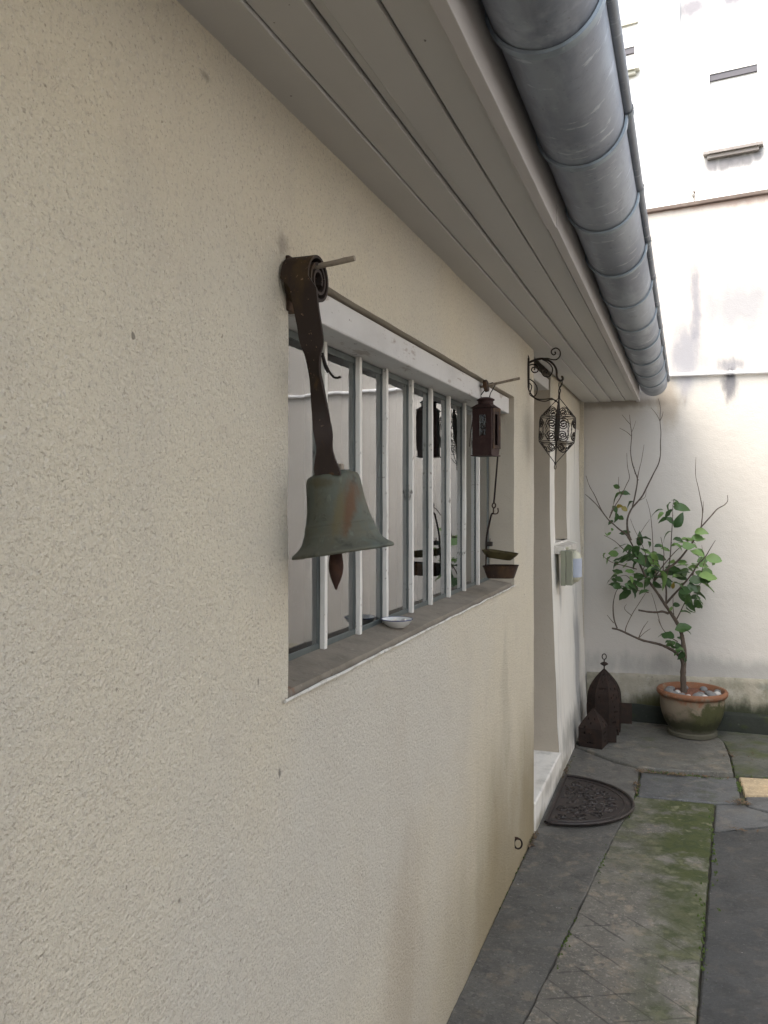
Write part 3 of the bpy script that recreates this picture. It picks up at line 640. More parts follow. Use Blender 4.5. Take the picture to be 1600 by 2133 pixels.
for i in range(n + 1):
    x = -.0 + 6.18 * i / n; e = .006 * nz((x, 0, 0), 6); t_ = .305 + .03 * x + .008 * nz((x, 3, 0), 5)
    for y, z in ((FY - .002, t_ + .01), (FY - .018 + e * .3, t_), (FY - .024 + e, t_ - .02), (FY - .028 + e, .0)): pm.v.append(Vector((x, y, z)))
for i in range(n):
    for q in range(3): pm.f.append((i*4+q, i*4+q+1, (i+1)*4+q+1, (i+1)*4+q))
pm.build('plinth', M_PLINTH, cw, smooth=True)
km = MB(); n = 60
for i in range(n + 1):
    x = .02 + 6.1 * i / n; e = .008 * nz((x, 0, 5), 5) + .004 * nz((x, 0, 5), 18); f_ = FY - .075 + .09 * max(0, x - .4) * 0
    for y, z in ((FY - .032, .02), (FY - .034, .125 + e), (f_ + .03, .130 + e), (f_ + .008 + e, .125 + e * .6), (f_ + e, .112), (f_ + e * 1.3, -.03)): km.v.append(Vector((x, y, z)))
for i in range(n):
    for q in range(5): km.f.append((i*6+q, i*6+q+1, (i+1)*6+q+1, (i+1)*6+q))
km.f.append(tuple(range(6))); tag(km.build('kerb', M_KERB, smooth=True), kind='structure')

pl, prr = P(1396, 781, Y=FY - .022), P(1600, 773, Y=FY - .022)
dpx = (prr - pl); pe = pl + dpx * ((3.3 - pl.x) / dpx.x); ps_ = pl - dpx * ((pl.x - .47) / dpx.x)
pipe = thing('pipe', pl, 'thin white pipe running level across the pale courtyard wall', 'pipe')
mb = MB(); mb.tube([ps_, pl, pl.lerp(pe, .3) + Vector((0, 0, -.003)), pl.lerp(pe, .6), pe], .0125, 12); mb.build('tube', M_PIPE, pipe, smooth=True)
for x in (.905, 1.55, 2.3, 3.0):
    q = pl + dpx * ((x - pl.x) / dpx.x); mb = MB(); mb.tube([q - Vector((.006, 0, 0)), q + Vector((.006, 0, 0))], .0165, 12); mb.box((q.x - .006, FY - .012, q.z - .005), (q.x + .006, FY + .002, q.z + .005)); mb.build('clip', M_PIPE, pipe)

# ------------------------------------------------------------------ unseen house and wall added round the courtyard to shape its light
nb = thing('unseen_house', (4.4, 0, 0), 'unseen white house added on the right to bounce light into the courtyard', 'house')
mb = MB(); mb.box((4.4, -7, -.05), (4.7, 5.74, 4.1)); mb.build('wall', M_FACADE, nb)
mb = MB(); mb.box((4.36, -7, -.05), (4.399, 5.74, 1.25)); mb.build('plinth', M_COPING, nb, bevel=.004)  # dark base added to cut the light bounced onto the lower house wall
mb = MB(); mb.box((4.34, -7, 4.103), (4.76, 5.74, 4.18)); mb.build('coping', M_COPING, nb)
rw = thing('unseen_rear_wall', (1.5, -6.2, 0), 'unseen cream wall added behind the viewer to shape the courtyard light', 'wall')
mb = MB(); mb.box((-.5, -6.4, -.05), (6.19, -6.2, 2.2)); mb.build('wall', M_FARWALL, rw)

# ------------------------------------------------------------------ tall pale building beyond
du = Vector((-_s * 1 + _c * (-3200 / FPX), _c + _s * (-3200 / FPX), 0)).normalized() * -1     # direction along its front
fn = Vector((du.y, -du.x, 0))
A0 = CAM + ray(1465, 326) * 14
bld = thing('apartment_building', (A0.x, A0.y, 0), 'tall sunlit white apartment building rising above the courtyard wall', 'building')
def FP(px, py):
    d = ray(px, py); t = (A0 - CAM).dot(fn) / d.dot(fn); q = CAM + d * t - A0; return q.dot(du), q.z + A0.z
def F3(u, z, out=0): return Vector((A0.x, A0.y, 0)) + du * u + Vector((0, 0, z)) + fn * out
def fbox(mb, u0, u1, z0, z1, o0, o1):
    mb.extrude([F3(u0, z0, o0), F3(u1, z0, o0), F3(u1, z1, o0), F3(u0, z1, o0)], fn * (o1 - o0)); return mb
wa = FP(1478, 322); wb = FP(1578, 300); wt = FP(1475, 155)[1]; wt2 = FP(1581, 133)[1]
zs = (wa[1] + wb[1]) / 2; zt = (wt + wt2) / 2; W0, W1_ = wa[0], wb[0]
l1 = FP(1324, 95); l0 = FP(1329, 143); lt = FP(1324, 36)
LW1 = FP(1322, 95)[0]; LW0 = LW1 - (W1_ - W0)
UL, UR, ZB, ZT = -9., 5., -.05, 13.5
mb = MB()
wall_grid(mb, F3(UL, ZB), du, (0, 0, 1), fn, UR - UL, ZT - ZB, .6,
          [(W0 - UL, W1_ - UL, zs - ZB, zt - ZB), (LW0 - UL, LW1 - UL, l0[1] - ZB, l1[1] - ZB)], .22, .006)
mb.add([F3(UL, ZB), F3(UL, ZT), F3(UL, ZT, -6), F3(UL, ZB, -6), F3(UR, ZB), F3(UR, ZT), F3(UR, ZT, -6), F3(UR, ZB, -6)], [(0, 1, 2, 3), (4, 5, 6, 7), (1, 5, 6, 2), (3, 2, 6, 7)])
_r = ROOT[bld.name]
def rel(u, z): q = F3(u, z) - _r; return (q.x, q.y, q.z)
fs = [(rel(W0 + (W1_ - W0) * f, zs - .17 - .05 * (k % 2)), (.16, .3, .20), (.20, .19, .20), .9, 3) for k, f in enumerate((.05, .3, .55, .8, 1.))]
ts = FP(1520, 8); fs += [(rel(ts[0] + d_, ts[1] + .1), (.35, .4, .3), (.2, .19, .22), .85, 2.5) for d_ in (-.55, 0, .55)]
M_FACW = mat('stained_facade', (.82, .80, .77), .92, layers=[(.5, W1, 5, .4, .8, (.76, .74, .71), .7), (4, (1, 1, .2), 5, .6, .8, (.66, .65, .65), .35)], stains=fs, bumps=[(30, 3, .004)])
mb.build('wall', M_FACW, bld)
for (u0, u1, z0_, z1_, sm_) in ((W0, W1_, zs, zt, M_STONE), (LW0, LW1, l0[1], l1[1], M_STONEPALE)):
    bx = MB(); fbox(bx, u0 + .002, u1 - .002, z1_ - .105, z1_ - .002, -.2, -.015); wn = bx.build('window', M_TOPSHADE, bld)  # dark strip painted in as the recess top's shadow
    mid = (u0 + u1) / 2
    for a, b in ((u0 + .003, u1 - .003),):
        sh = MB(); fbox(sh, a, b, z0_ + .003, z1_ - .106, -.09, -.055)
        for q in range(int((z1_ - z0_ - .12) / .06)): fbox(sh, a + .004, b - .004, z0_ + .008 + q * .06, z0_ + .060 + q * .06, -.055, -.049)
        sh.build('shutter', M_SHUTTER, wn)
    s_ = MB(); fbox(s_, u0 - .09, u1 + .09, z0_ - .05, z0_ - .002, -.2, .14); fbox(s_, u0 - .03, u1 + .03, z0_ - .11, z0_ - .052, .0, .09); s_.build('window_sill', sm_, bld)
    if u0 < W0 - .1: s_ = MB(); fbox(s_, u0 - .09, u1 + .06, FP(1322, 50)[1], FP(1322, 36)[1], -.01, .05); s_.build('lintel', M_STONEPALE, bld)
M_DRIP = mat('grey_drip_stain', (.72, .70, .70), .9, layers=[(5, (1, 1, .3), 5, .42, .62, (.52, .5, .51), .9)])
du0 = FP(1412, 300)[0]
dp = MB(); dp.tube([F3(du0, 1, .02), F3(du0, 12.5, .02)], .045, 10); dp.build('downpipe', M_FACADE, bld)
dp = MB(); fbox(dp, UL - .1, UR + .1, ZT, ZT + .25, -6.1, .35); dp.build('cornice', M_STONEPALE, bld)
# small dry weed on the coping
wp = P(1446, 427, Y=FY + .05); wd = thing('weed', wp, 'tiny dry weed growing on top of the courtyard wall', 'weed')
mb = MB(); mb.tube([wp - Vector((0, 0, .02)), wp + Vector((.002, 0, .05)), wp + Vector((0, .0, .1))], [.003, .002, .001], 5)
for k in range(14):
    a = random.uniform(-.5, .5); b = random.uniform(-.5, .5); q = wp + Vector((0, 0, .03 + .004 * k)); e = q + Vector((a * .05, b * .05, .035)); mb.tube([q, e], [.0018, .0008], 4)
mb.build('stem', M_TWIG, wd)

# ================================================================== OBJECTS
# ------------------------------------------------------------------ shop bell on its spring
BY = 1.262
bell = thing('bell', (0.03, BY, 1.88), 'green patinated bronze bell hanging from a rusty coiled spring strap left of the window', 'bell')
cc = P(662, 582, Y=BY); cx0, cx1 = .004, .055
cz = cc.z - .002
# coil: a flat strip wound about an axis square to the wall
def ribbon(name, pts, halfw, thick, m, parent):
    """pts: (centre, half width vector); strip with thickness"""
    mb = MB(); n = len(pts)
    for i, (p, hv) in enumerate(pts):
        t = (pts[min(i+1, n-1)][0] - pts[max(i-1, 0)][0]).normalized(); nn = t.cross(hv).normalized() * thick / 2
        mb.v += [p - hv - nn, p + hv - nn, p + hv + nn, p - hv + nn]
    for i in range(n - 1):
        for q in range(4): mb.f.append((i*4+q, i*4+(q+1) % 4, (i+1)*4+(q+1) % 4, (i+1)*4+q))
    mb.f.append((3, 2, 1, 0)); mb.f.append(tuple((n-1)*4+q for q in range(4)))
    return mb.build(name, m, parent, smooth=True)
pts = []; xm = (cx0 + cx1) / 2; hw = (cx1 - cx0) / 2
N_ = 90; turns = 2.6
for i in range(N_ + 1):
    t = i / N_; an = -pi * .98 - (1 - t) * turns * 2 * pi; r = .012 + .030 * t
    pts.append((Vector((xm, BY + r * cos(an), cz + r * sin(an))), Vector((hw, 0, 0))))
# strap traced downwards from the coil
trace = [(600, 605, 660), (640, 612, 664), (680, 620, 670), (712, 627, 672), (742, 635, 670), (775, 640, 672), (800, 644, 676), (850, 650, 683), (900, 657, 689), (935, 660, 693), (960, 657, 700), (978, 655, 708), (990, 657, 710)]
y_end = pts[-1][0].y; hvl = []
for i, (py, a, b) in enumerate(trace):
    yy = y_end - .002 + .043 * min(1, i / 6)
    A_, B_ = P(a, py, Y=yy), P(b, py, Y=yy); tw = Vector((0, .010 * sin(i * .9), 0)) if 2 < i < 9 else Vector()
    hvl.append(((A_ + B_) / 2, (B_ - A_) / 2 + tw))
cpts = smoothpath([p for p, _ in hvl], 5); hpts = smoothpath([h for _, h in hvl], 5)
pts += list(zip(cpts, hpts))
ribbon('strap', pts, 0, .005, M_RUSTSTRAP, bell)
pe_ = P(739, 538, Y=BY); pst = Vector((-.02, BY, P(668, 558, Y=BY).z - .004))
mb = MB(); dv = (pe_ - pst); mb.tube([pst + dv * (k / 14) + Vector((0, .0006 * nz((k, 0, 0), 1.3), .0006 * nz((k, 4, 0), 1.3))) for k in range(15)], [.0050 + .0005 * nz((k, 1, 1), 1.7) for k in range(15)], 8)
mb.build('peg', M_PEG, bell, smooth=True)
mb = MB(); mb.box((-.01, BY - .016, cz - .05), (.006, BY + .016, cz + .045)); mb.build('wall_plate', M_RUST, bell, bevel=.003)
top = P(692, 988, Y=1.300); rim = P(715, 1150, Y=1.300)
ax = (top - rim).normalized(); H = (top - rim).length; RR = .0885
zax = ax; xax = Vector((1, 0, 0)) - zax * zax.x; xax.normalize(); yax = zax.cross(xax); MR = Matrix((xax, yax, zax)).transposed()
h = lambda t: H * (t - 1)
prof = [(0, h(1.03)), (.026, h(1.03)), (.033, h(1.022)), (.0345, h(1.005)), (.0400, h(.995)), (.0440, h(.975)), (.0462, h(.945)), (.0478, h(.90)), (.0486, h(.82)), (.0498, h(.72)), (.0514, h(.62)), (.0536, h(.52)), (.0560, h(.44)), (.0580, h(.385)),
        (.0594, h(.372)), (.0600, h(.358)), (.0596, h(.344)), (.0606, h(.338)), (.0614, h(.324)), (.0610, h(.310)), (.0625, h(.27)), (.0640, h(.238)), (.0656, h(.230)), (.0662, h(.214)), (.0668, h(.195)), (.0692, h(.155)), (.0740, h(.112)), (.0806, h(.072)), (.0868, h(.042)), (.0890, h(.026)), (.0896, h(.010)), (.0888, h(-.006)), (.0868, h(-.012)), (.0840, h(-.004)),
        (.075, h(.07)), (.062, h(.22)), (.049, h(.5)), (.042, h(.9)), (0, h(.93))]
mb = MB(); mb.lathe(top, prof, 64, MR)
# the bell gets its own frame so that its patina follows it
bo = mb.build('bell_body', None, bell, smooth=True)
bo.data.materials.append(M_BRONZE)
sh_ = top - ROOT[bell.name]
for v in bo.data.vertices: v.co -= sh_
bo.location = sh_
# two worn raised letters on the waist
lt = MB()
def on_bell(u, v):     # u: angle from the viewer's side, v: height along the axis
    a = -pi / 2 + u; r = .0558 - .0135 * (v - .44) - .012 * max(0, v - .44) + .0008
    return top + MR @ Vector((r * cos(a), r * sin(a), H * (v - 1)))
U0 = -.30
c_ = [on_bell(U0 + .09 * cos(t), .455 + .038 * sin(t)) for t in [radians(50 + 260 * k / 12) for k in range(13)]]; lt.tube(c_, .0010, 5)
s_ = [on_bell(U0 + .28 + .075 * x_, .455 + .038 * z_) for x_, z_ in ((.8, .75), (.2, 1), (-.6, .85), (-.8, .4), (-.3, .1), (.3, -.1), (.8, -.45), (.6, -.9), (-.1, -1), (-.8, -.75))]; lt.tube(smoothpath(s_, 3), .0010, 5)
lt.build('raised_lettering', M_BRONZE, bell, smooth=True)
lug = MB(); lug.box(P(706, 986, Y=1.315) - Vector((.008, .006, .02)), P(706, 986, Y=1.315) + Vector((.008, .006, .017))); lug.build('crown_lug', M_PEG, bell, bevel=.002)
ctop = P(700, 1120, Y=1.30); cl = MB()
cpth = [P(700, 1120, Y=1.30), P(700, 1150, Y=1.30), P(700, 1172, Y=1.30), P(700, 1190, Y=1.30), P(700, 1205, Y=1.30), P(700, 1218, Y=1.30), P(700, 1229, Y=1.30)]
cl.tube(smoothpath(cpth, 4), [x for x in (.006, .008, .010, .0105, .011, .0115, .0122, .013, .0135, .0138, .0138, .0136, .013, .0123, .0115, .0106, .0095, .0085, .0074, .0062, .0050, .0040, .0030, .0018, .0006)], 14)
for v in cl.v: v.y = 1.30 + (v.y - 1.30) * .55
cl.build('clapper', M_CLAPPER, bell, smooth=True)
hk = MB(); hp = [P(*q, Y=1.29) for q in ((672, 735), (678, 757), (686, 774), (695, 785), (703, 787), (710, 785))]
hk.tube(smoothpath(hp, 4), .0022, 6); hk.tube(smoothpath([P(*q, Y=1.295) for q in ((671, 740), (676, 762), (683, 776))], 3), .0018, 6); hk.build('hook', M_IRON, bell, smooth=True)

# ------------------------------------------------------------------ rod with disc on the lintel, tin lantern, weighing pans
LY = 2.72
r0, r1 = P(1006, 806, X=-.017), None
r0 = Vector((-.017, LY, P(1004, 806, Y=LY).z)); r1 = P(1083, 788, Y=LY)
hkr = thing('wall_rod', r0, 'grey rod with a round rusty disc above the tin lantern', 'rod')
mb = MB(); mb.tube([r0 - Vector((.02, 0, 0))] + [r0.lerp(r1, k / 12) for k in range(13)], .0045, 8); mb.build('rod', M_PEG, hkr, smooth=True)
ddir = (r1 - r0).normalized()
mb = MB(); mb.tube([r0 + ddir * .012, r0 + ddir * .014, r0 + ddir * .024, r0 + ddir * .026], [.018, .021, .021, .018], 20); mb.build('disc', M_RUST, hkr, smooth=True)
lx = P(1014, 890, Y=LY).x
def LP(px, py, y=LY): return P(px, py, Y=y)
zt_, zb_ = LP(1013, 852).z, LP(1013, 948).z
hwid = .0345; lc = Vector((P(1009, 890, Y=LY - .02).x, LY, zb_))
lan = thing('tin_lantern', lc, 'small square rust red tin lantern hanging at the right end of the window', 'lantern')
RZ = Matrix.Rotation(radians(-9), 3, 'Z')
def lpt(x, y, z): return lc + RZ @ Vector((x, y, 0)) + Vector((0, 0, z))
HH = zt_ - zb_
def lbox(mb, a, b):
    (x0, y0, z0), (x1, y1, z1) = a, b
    mb.add([lpt(*p) for p in ((x0,y0,z0),(x1,y0,z0),(x1,y1,z0),(x0,y1,z0),(x0,y0,z1),(x1,y0,z1),(x1,y1,z1),(x0,y1,z1))], [(0,3,2,1),(4,5,6,7),(0,1,5,4),(1,2,6,5),(2,3,7,6),(3,0,4,7)])
w_ = hwid; mb = MB()
# front sheet with a tall slot, side sheets, base
lbox(mb, (-w_, -w_, 0), (-.009, -w_ + .002, HH)); lbox(mb, (.014, -w_, 0), (w_, -w_ + .002, HH)); lbox(mb, (-.009, -w_, 0), (.014, -w_ + .002, HH * .42)); lbox(mb, (-.009, -w_, HH * .86), (.014, -w_ + .002, HH))
lbox(mb, (-w_, -w_ + .002, 0), (-w_ + .002, w_, HH))
lbox(mb, (-w_ + .002, w_ - .002, 0), (-.012, w_, HH)); lbox(mb, (.016, w_ - .002, 0), (w_ - .002, w_, HH)); lbox(mb, (-.012, w_ - .002, 0), (.016, w_, HH * .35)); lbox(mb, (-.012, w_ - .002, HH * .88), (.016, w_, HH))
lbox(mb, (w_ - .002, -w_ + .002, 0), (w_, -w_ + .012, HH)); lbox(mb, (w_ - .002, w_ - .012, 0), (w_, w_ - .002, HH)); lbox(mb, (w_ - .002, -w_ + .012, 0), (w_, w_ - .012, HH * .2)); lbox(mb, (w_ - .002, -w_ + .012, HH * .88), (w_, w_ - .012, HH))
lbox(mb, (-w_ - .004, -w_ - .004, -.004), (w_ + .004, w_ + .004, -.0005))
mb.build('body', M_LANTRED, lan)
mb = MB(); q = w_ + .006
base = [(-q, -q), (q, -q), (q, q), (-q, q)]; up = [(-.022, -.022), (.022, -.022), (.022, .022), (-.022, .022)]
mb.add([lpt(x, y, HH + .001) for x, y in base] + [lpt(x, y, HH + .016) for x, y in up], [(0, 1, 2, 3), (4, 5, 6, 7), (0, 1, 5, 4), (1, 2, 6, 5), (2, 3, 7, 6), (3, 0, 4, 7)])
mb.build('roof', M_LANTRED, lan)
mb = MB(); mb.lathe(lpt(0, 0, HH + .014), [(.027, 0), (.026, .012), (.031, .016), (.030, .019), (.016, .025), (0, .027)], 20); mb.build('chimney', M_LANTRED, lan, smooth=True)
mb = MB(); lbox(mb, (-.009, -w_ + .003, HH * .42), (.014, -w_ + .0045, HH * .86)); mb.build('pane', M_LGLASS, lan)
mb = MB(); lbox(mb, (-.006, -.006, .0), (.006, .006, HH * .4)); mb.build('candle', M_PEG, lan, bevel=.002)
mb = MB(); rg = [lpt(.004 + .0085 * cos(t), -w_ - .002, HH * .62 + .0085 * sin(t)) for t in [2 * pi * k / 16 for k in range(17)]]; mb.tube(rg, .0016, 5); mb.build('ring_pull', M_IRON, lan, smooth=True)
# open side door
mb = MB(); hx = lpt(w_ + .001, -w_ + .01, 0); dd = RZ @ Vector((.22, .97, 0)).normalized()
for a, b, z0_, z1_ in ((.0, .010, .02, HH), (.034, .044, .02, HH), (.010, .034, .02, .032), (.010, .034, HH - .012, HH)):
    p0, p1 = hx + dd * a, hx + dd * b; nn = Vector((dd.y, -dd.x, 0)) * .0018
    mb.extrude([p0 + Vector((0, 0, z0_)), p1 + Vector((0, 0, z0_)), p1 + Vector((0, 0, z1_)), p0 + Vector((0, 0, z1_))], nn)
mb.build('door', M_RUST, lan)
mb = MB(); ht = lpt(0, 0, HH + .036); rt = r0.lerp(r1, .30) + Vector((0, 0, .006))
mb.tube([lpt(-.016, 0, HH + .030), lpt(-.018, 0, HH + .048), rt + Vector((-.012, 0, -.006)), rt, rt + Vector((.013, 0, -.004)), lpt(.017, 0, HH + .052), lpt(.012, 0, HH + .030)], .0018, 6); mb.build('handle', M_IRON, lan, smooth=True)
mb = MB(); mb.tube([lpt(-w_ - .003, -w_ + .01, HH * .75), lpt(-w_ - .008, -w_ + .004, HH * .45), lpt(-w_ - .010, -w_, HH * .18)], .0018, 5); mb.build('latch_wire', M_IRON, lan)

SY = 2.80
sc_top = P(1040, 935, Y=SY)
sca = thing('hanging_scale', sc_top, 'old rusty hand scale with two tin pans hanging below the tin lantern beside the window', 'scale')
mb = MB(); mb.tube(smoothpath([P(1030, 948, Y=SY - .03), sc_top + Vector((0, -.01, 0)), P(1037, 950, Y=SY), P(1033, 1000, Y=SY), P(1029, 1047, Y=SY)], 4), .0030, 6); mb.build('rod', M_RUST2, sca, smooth=True)
mb = MB(); rc = P(1029, 1053, Y=SY); mb.tube([rc + Vector((.006 * cos(t), .002 * sin(t), .0085 * sin(t))) for t in [2 * pi * k / 14 for k in range(15)]], .0026, 6); mb.build('ring', M_RUST, sca, smooth=True)
mb = MB(); mb.tube(smoothpath([P(1028, 1058, Y=SY), P(1028, 1068, Y=SY), P(1027, 1070, Y=SY), P(1035, 1070, Y=SY), P(1038, 1065, Y=SY), P(1037, 1058, Y=SY)], 3), .0024, 6)
mb.build('hook', M_RUST, sca, smooth=True)
mb = MB(); mb.tube(smoothpath([P(1028, 1069, Y=SY), P(1024, 1072, Y=SY), P(1019, 1092, Y=SY), P(1014, 1118, Y=SY), P(1013, 1143, Y=SY)], 3), .0034, 6); mb.build('arm', M_RUST2, sca, smooth=True)
mb = MB(); q = P(1020, 1133, Y=SY); mb.box(q - Vector((.010, .008, .008)), q + Vector((.010, .008, .008))); mb.tube([q, q + Vector((.002, 0, .02))], .002, 5); mb.build('weight', M_IRON, sca, bevel=.002)
M_PANOL = mat('olive_tin', (.085, .068, .028), .6, metal=.3, layers=[(25, W1, 4, .45, .7, (.05, .038, .02), .8)], bumps=[(60, 3, .001)])
def pan(xl, xr, yt, yb, tilt, m, inset):
    A_, B_ = P(xl, yt, Y=SY), P(xr, yt, Y=SY); dz = P(xl, yb, Y=SY).z - A_.z; W_ = (B_.x - A_.x); cen = (A_ + B_) / 2
    R_ = Matrix.Rotation(tilt, 3, 'Y'); mb = MB(); prof = []
    n = 14; rings = [(1.0, .0, 1.0), (1.06, .002, 1.06), (1.0, -.004, 1.0), (1 - inset, dz, 1 - inset), (.0, dz, .0)]
    for s, z, s2 in rings:
        for k in range(n):
            a = 2 * pi * k / n; ex = abs(cos(a)) ** .55 * (1 if cos(a) > 0 else -1); ey = abs(sin(a)) ** .55 * (1 if sin(a) > 0 else -1)
            mb.v.append(cen + R_ @ Vector((W_ / 2 * ex * s, W_ * .36 * ey * s2, z)))
    for i in range(4):
        for k in range(n): mb.f.append((i*n+k, i*n+(k+1) % n, (i+1)*n+(k+1) % n, (i+1)*n+k))
    o = mb.build('pan', m, sca, smooth=True, solid=.0015); return o
pan(1007, 1077, 1150, 1163, radians(7), M_PANOL, .30)
pan(1009, 1078, 1179, 1203, radians(-1), M_RUST, .22)
mb = MB(); mb.tube([P(1013, 1140, Y=SY), P(1012, 1180, Y=SY)], .0025, 6); mb.tube([P(1013, 1143, Y=SY), P(1022, 1150, Y=SY)], .0022, 5); mb.build('pan_stem', M_RUST, sca)

# ------------------------------------------------------------------ dish on the sill
dc = P(827, 1302, Z=1.1665); dc = Vector((-.052, dc.y + (dc.x + .052) * -.0, 1.1745))
tmp = P(827, 1303, X=-.050); dc = Vector((-.050, tmp.y, 1.1745))
dish = thing('ashtray', dc, 'small white china dish with a blue rim standing on the window sill', 'ashtray')
mb = MB(); Rr = .040
mb.lathe(dc, [(0, 0), (.020, 0), (.022, .002), (.033, .010), (Rr - .001, .0195), (Rr, .021), (Rr - .0015, .0215), (.032, .012), (.018, .006), (0, .0055)], 40); mb.build('bowl', M_BOWL, dish, smooth=True)
mb = MB(); mb.tube([dc + Vector((Rr * cos(t), Rr * sin(t), .0212)) for t in [2 * pi * k / 40 for k in range(41)]], .0011, 6); mb.build('rim', M_BLUE, dish, smooth=True)
mb = MB(); mb.lathe(dc, [(.0, .0115), (.02, .0118), (.0318, .0125)], 24, wob=.1); mb.build('ash', M_ASH, dish)
mb = MB(); mb.lathe(dc, [(.0330, .0130), (.0375, .0192)], 40); mb.build('inner_band', M_BLUE, dish)
for (a, x, y, lab) in ((.6, -.010, -.010, 'left cigarette butt lying in the blue rimmed dish'), (-.5, .012, .006, 'right cigarette butt lying in the blue rimmed dish')):
    q = dc + Vector((x, y, .016)); mb = MB(); dv = Vector((cos(a), sin(a), .35)) * .012; mb.tube([q - dv, q, q + dv], [.0035, .0038, .003], 8)
    tag(mb.build('cigarette_butt', M_BUTT, smooth=True), lab, 'cigarette butt', 'cigarette butts in the dish')

# ------------------------------------------------------------------ scroll bracket and wire lantern
BRY = 3.52
def R4(x, y, yy=BRY): return P(1060 + x * .1406, 700 + y * .1406, Y=yy)
brk = thing('scroll_bracket', R4(262, 560), 'black wrought iron scroll bracket on the wall corner beside the door', 'bracket')
def wire(name, pts, r, parent, k=5, n=6): mb = MB(); mb.tube(smoothpath(pts, k), r, n); return mb.build(name, M_IRON, parent, smooth=True)
xw = R4(255, 500).x
def WL(y): return Vector((.002, BRY, R4(258, y).z))
wire('arm', [WL(540), R4(262, 450), R4(310, 390), R4(400, 352), R4(500, 335), R4(600, 368), R4(670, 430), R4(708, 510), R4(712, 590), R4(730, 640), R4(770, 660), R4(800, 640), R4(795, 605), R4(775, 602)], .0050, brk)
wire('scroll', [R4(440, 350), R4(560, 330), R4(640, 348), R4(710, 345), R4(760, 290), R4(755, 215), R4(700, 178), R4(640, 205), R4(632, 250), R4(662, 278), R4(692, 262), R4(690, 238), R4(675, 240)], .0030, brk)
wire('scroll', [R4(265, 470), R4(300, 435), R4(360, 420), R4(415, 435), R4(440, 485), R4(420, 530), R4(370, 540), R4(338, 505), R4(350, 470), R4(380, 468), R4(385, 492), R4(370, 495)], .0028, brk)
wire('scroll', [R4(500, 350), R4(580, 390), R4(640, 460), R4(645, 530), R4(600, 598), R4(540, 600), R4(495, 560), R4(500, 505), R4(540, 490), R4(572, 515), R4(560, 545), R4(545, 540)], .0028, brk)
wire('scroll', [WL(430), R4(290, 390), R4(300, 340), R4(285, 290), R4(262, 275)], .0025, brk)
wire('scroll', [WL(640), R4(320, 645), R4(380, 690), R4(418, 760), R4(415, 840), R4(380, 890), R4(345, 875), R4(300, 800), WL(715)], .0028, brk)
wire('scroll', [WL(700), R4(310, 700), R4(340, 745), R4(325, 810), R4(310, 860), R4(360, 905), R4(440, 950), R4(540, 965), R4(620, 940), R4(690, 950), R4(735, 1000)], .0026, brk)
wire('scroll', [WL(735), R4(290, 780), R4(340, 870), R4(420, 930), R4(540, 935), R4(640, 925), R4(700, 975)], .0026, brk)
mb = MB(); mb.box((-.002, BRY - .010, WL(770).z), (.005, BRY + .010, WL(330).z)); mb.build('wall_plate', M_IRON, brk, bevel=.001)

CB = R4(730, 930, BRY); cage = thing('wire_lantern', R4(700, 1950, BRY), 'round lantern of curled black wire hanging from the scroll bracket', 'lantern')
wire('hanger', [R4(745, 690), R4(742, 740), R4(765, 760), R4(790, 700), R4(793, 672), R4(780, 655)], .0020, cage)
wire('hanger', [R4(790, 690), R4(768, 740), R4(745, 790), R4(740, 840), R4(750, 900)], .0026, cage)
wire('hanger', [R4(745, 760), R4(765, 800), R4(755, 850), R4(748, 920)], .0026, cage)
apex = R4(745, 910); tip = R4(690, 1890); axd = (apex - tip).normalized()
uu = Vector((1, 0, 0)) - axd * axd.x; uu.normalize(); vv = axd.cross(uu)
LH = (apex - tip).length
ztop = (1910 - 1210) / (1890 - 910); t_hi = (1890 - 1205) / 980; t_lo = (1890 - 1570) / 980; RB = (R4(1000, 1200) - R4(465, 1200)).length / 2 * .97
NS = 4
def cagept(k, t, rr=1., bul=0):
    a = 2 * pi * k / NS - pi / 2 + .12; return tip + axd * (LH * t) + (uu * cos(a) + vv * sin(a)) * (RB * rr)
for t in (t_hi, t_hi + .028, t_lo, t_lo - .025):
    mb = MB(); mb.tube([cagept(k * .25, t, 1.0 if abs(t - t_hi) < .01 or abs(t - t_lo) < .01 else .93) for k in range(NS * 4 + 1)], .0018, 5); mb.build('hoop', M_IRON, cage, smooth=True)
for k in range(NS):
    mb = MB(); mb.tube([apex, cagept(k, t_hi, 1)] , .0017, 5); mb.tube([cagept(k, t_hi), cagept(k, (t_hi + t_lo) / 2, 1.03), cagept(k, t_lo)], .0018, 5); mb.tube([cagept(k, t_lo), tip], .0017, 5); mb.build('rib', M_IRON, cage, smooth=True)
def spiral(c0, ka, ta, da, dt, turns, flip=1, ph=0):
    """a spiral laid on the cage surface round (k, t) centre"""
    out = []
    for i in range(int(14 * turns) + 1):
        f = i / (14 * turns); a = ph + flip * f * turns * 2 * pi; r = 1 - .82 * f
        out.append((ka + da * r * cos(a), ta + dt * r * sin(a)))
    return out
def surf(k, t):
    if t > t_hi: f = (1 - t) / (1 - t_hi); return cagept(k, t, f)
    if t < t_lo: f = t / t_lo; return cagept(k, t, f)
    return cagept(k, t, 1.02)
mid = (t_hi + t_lo) / 2; dh = (t_hi - t_lo) / 2
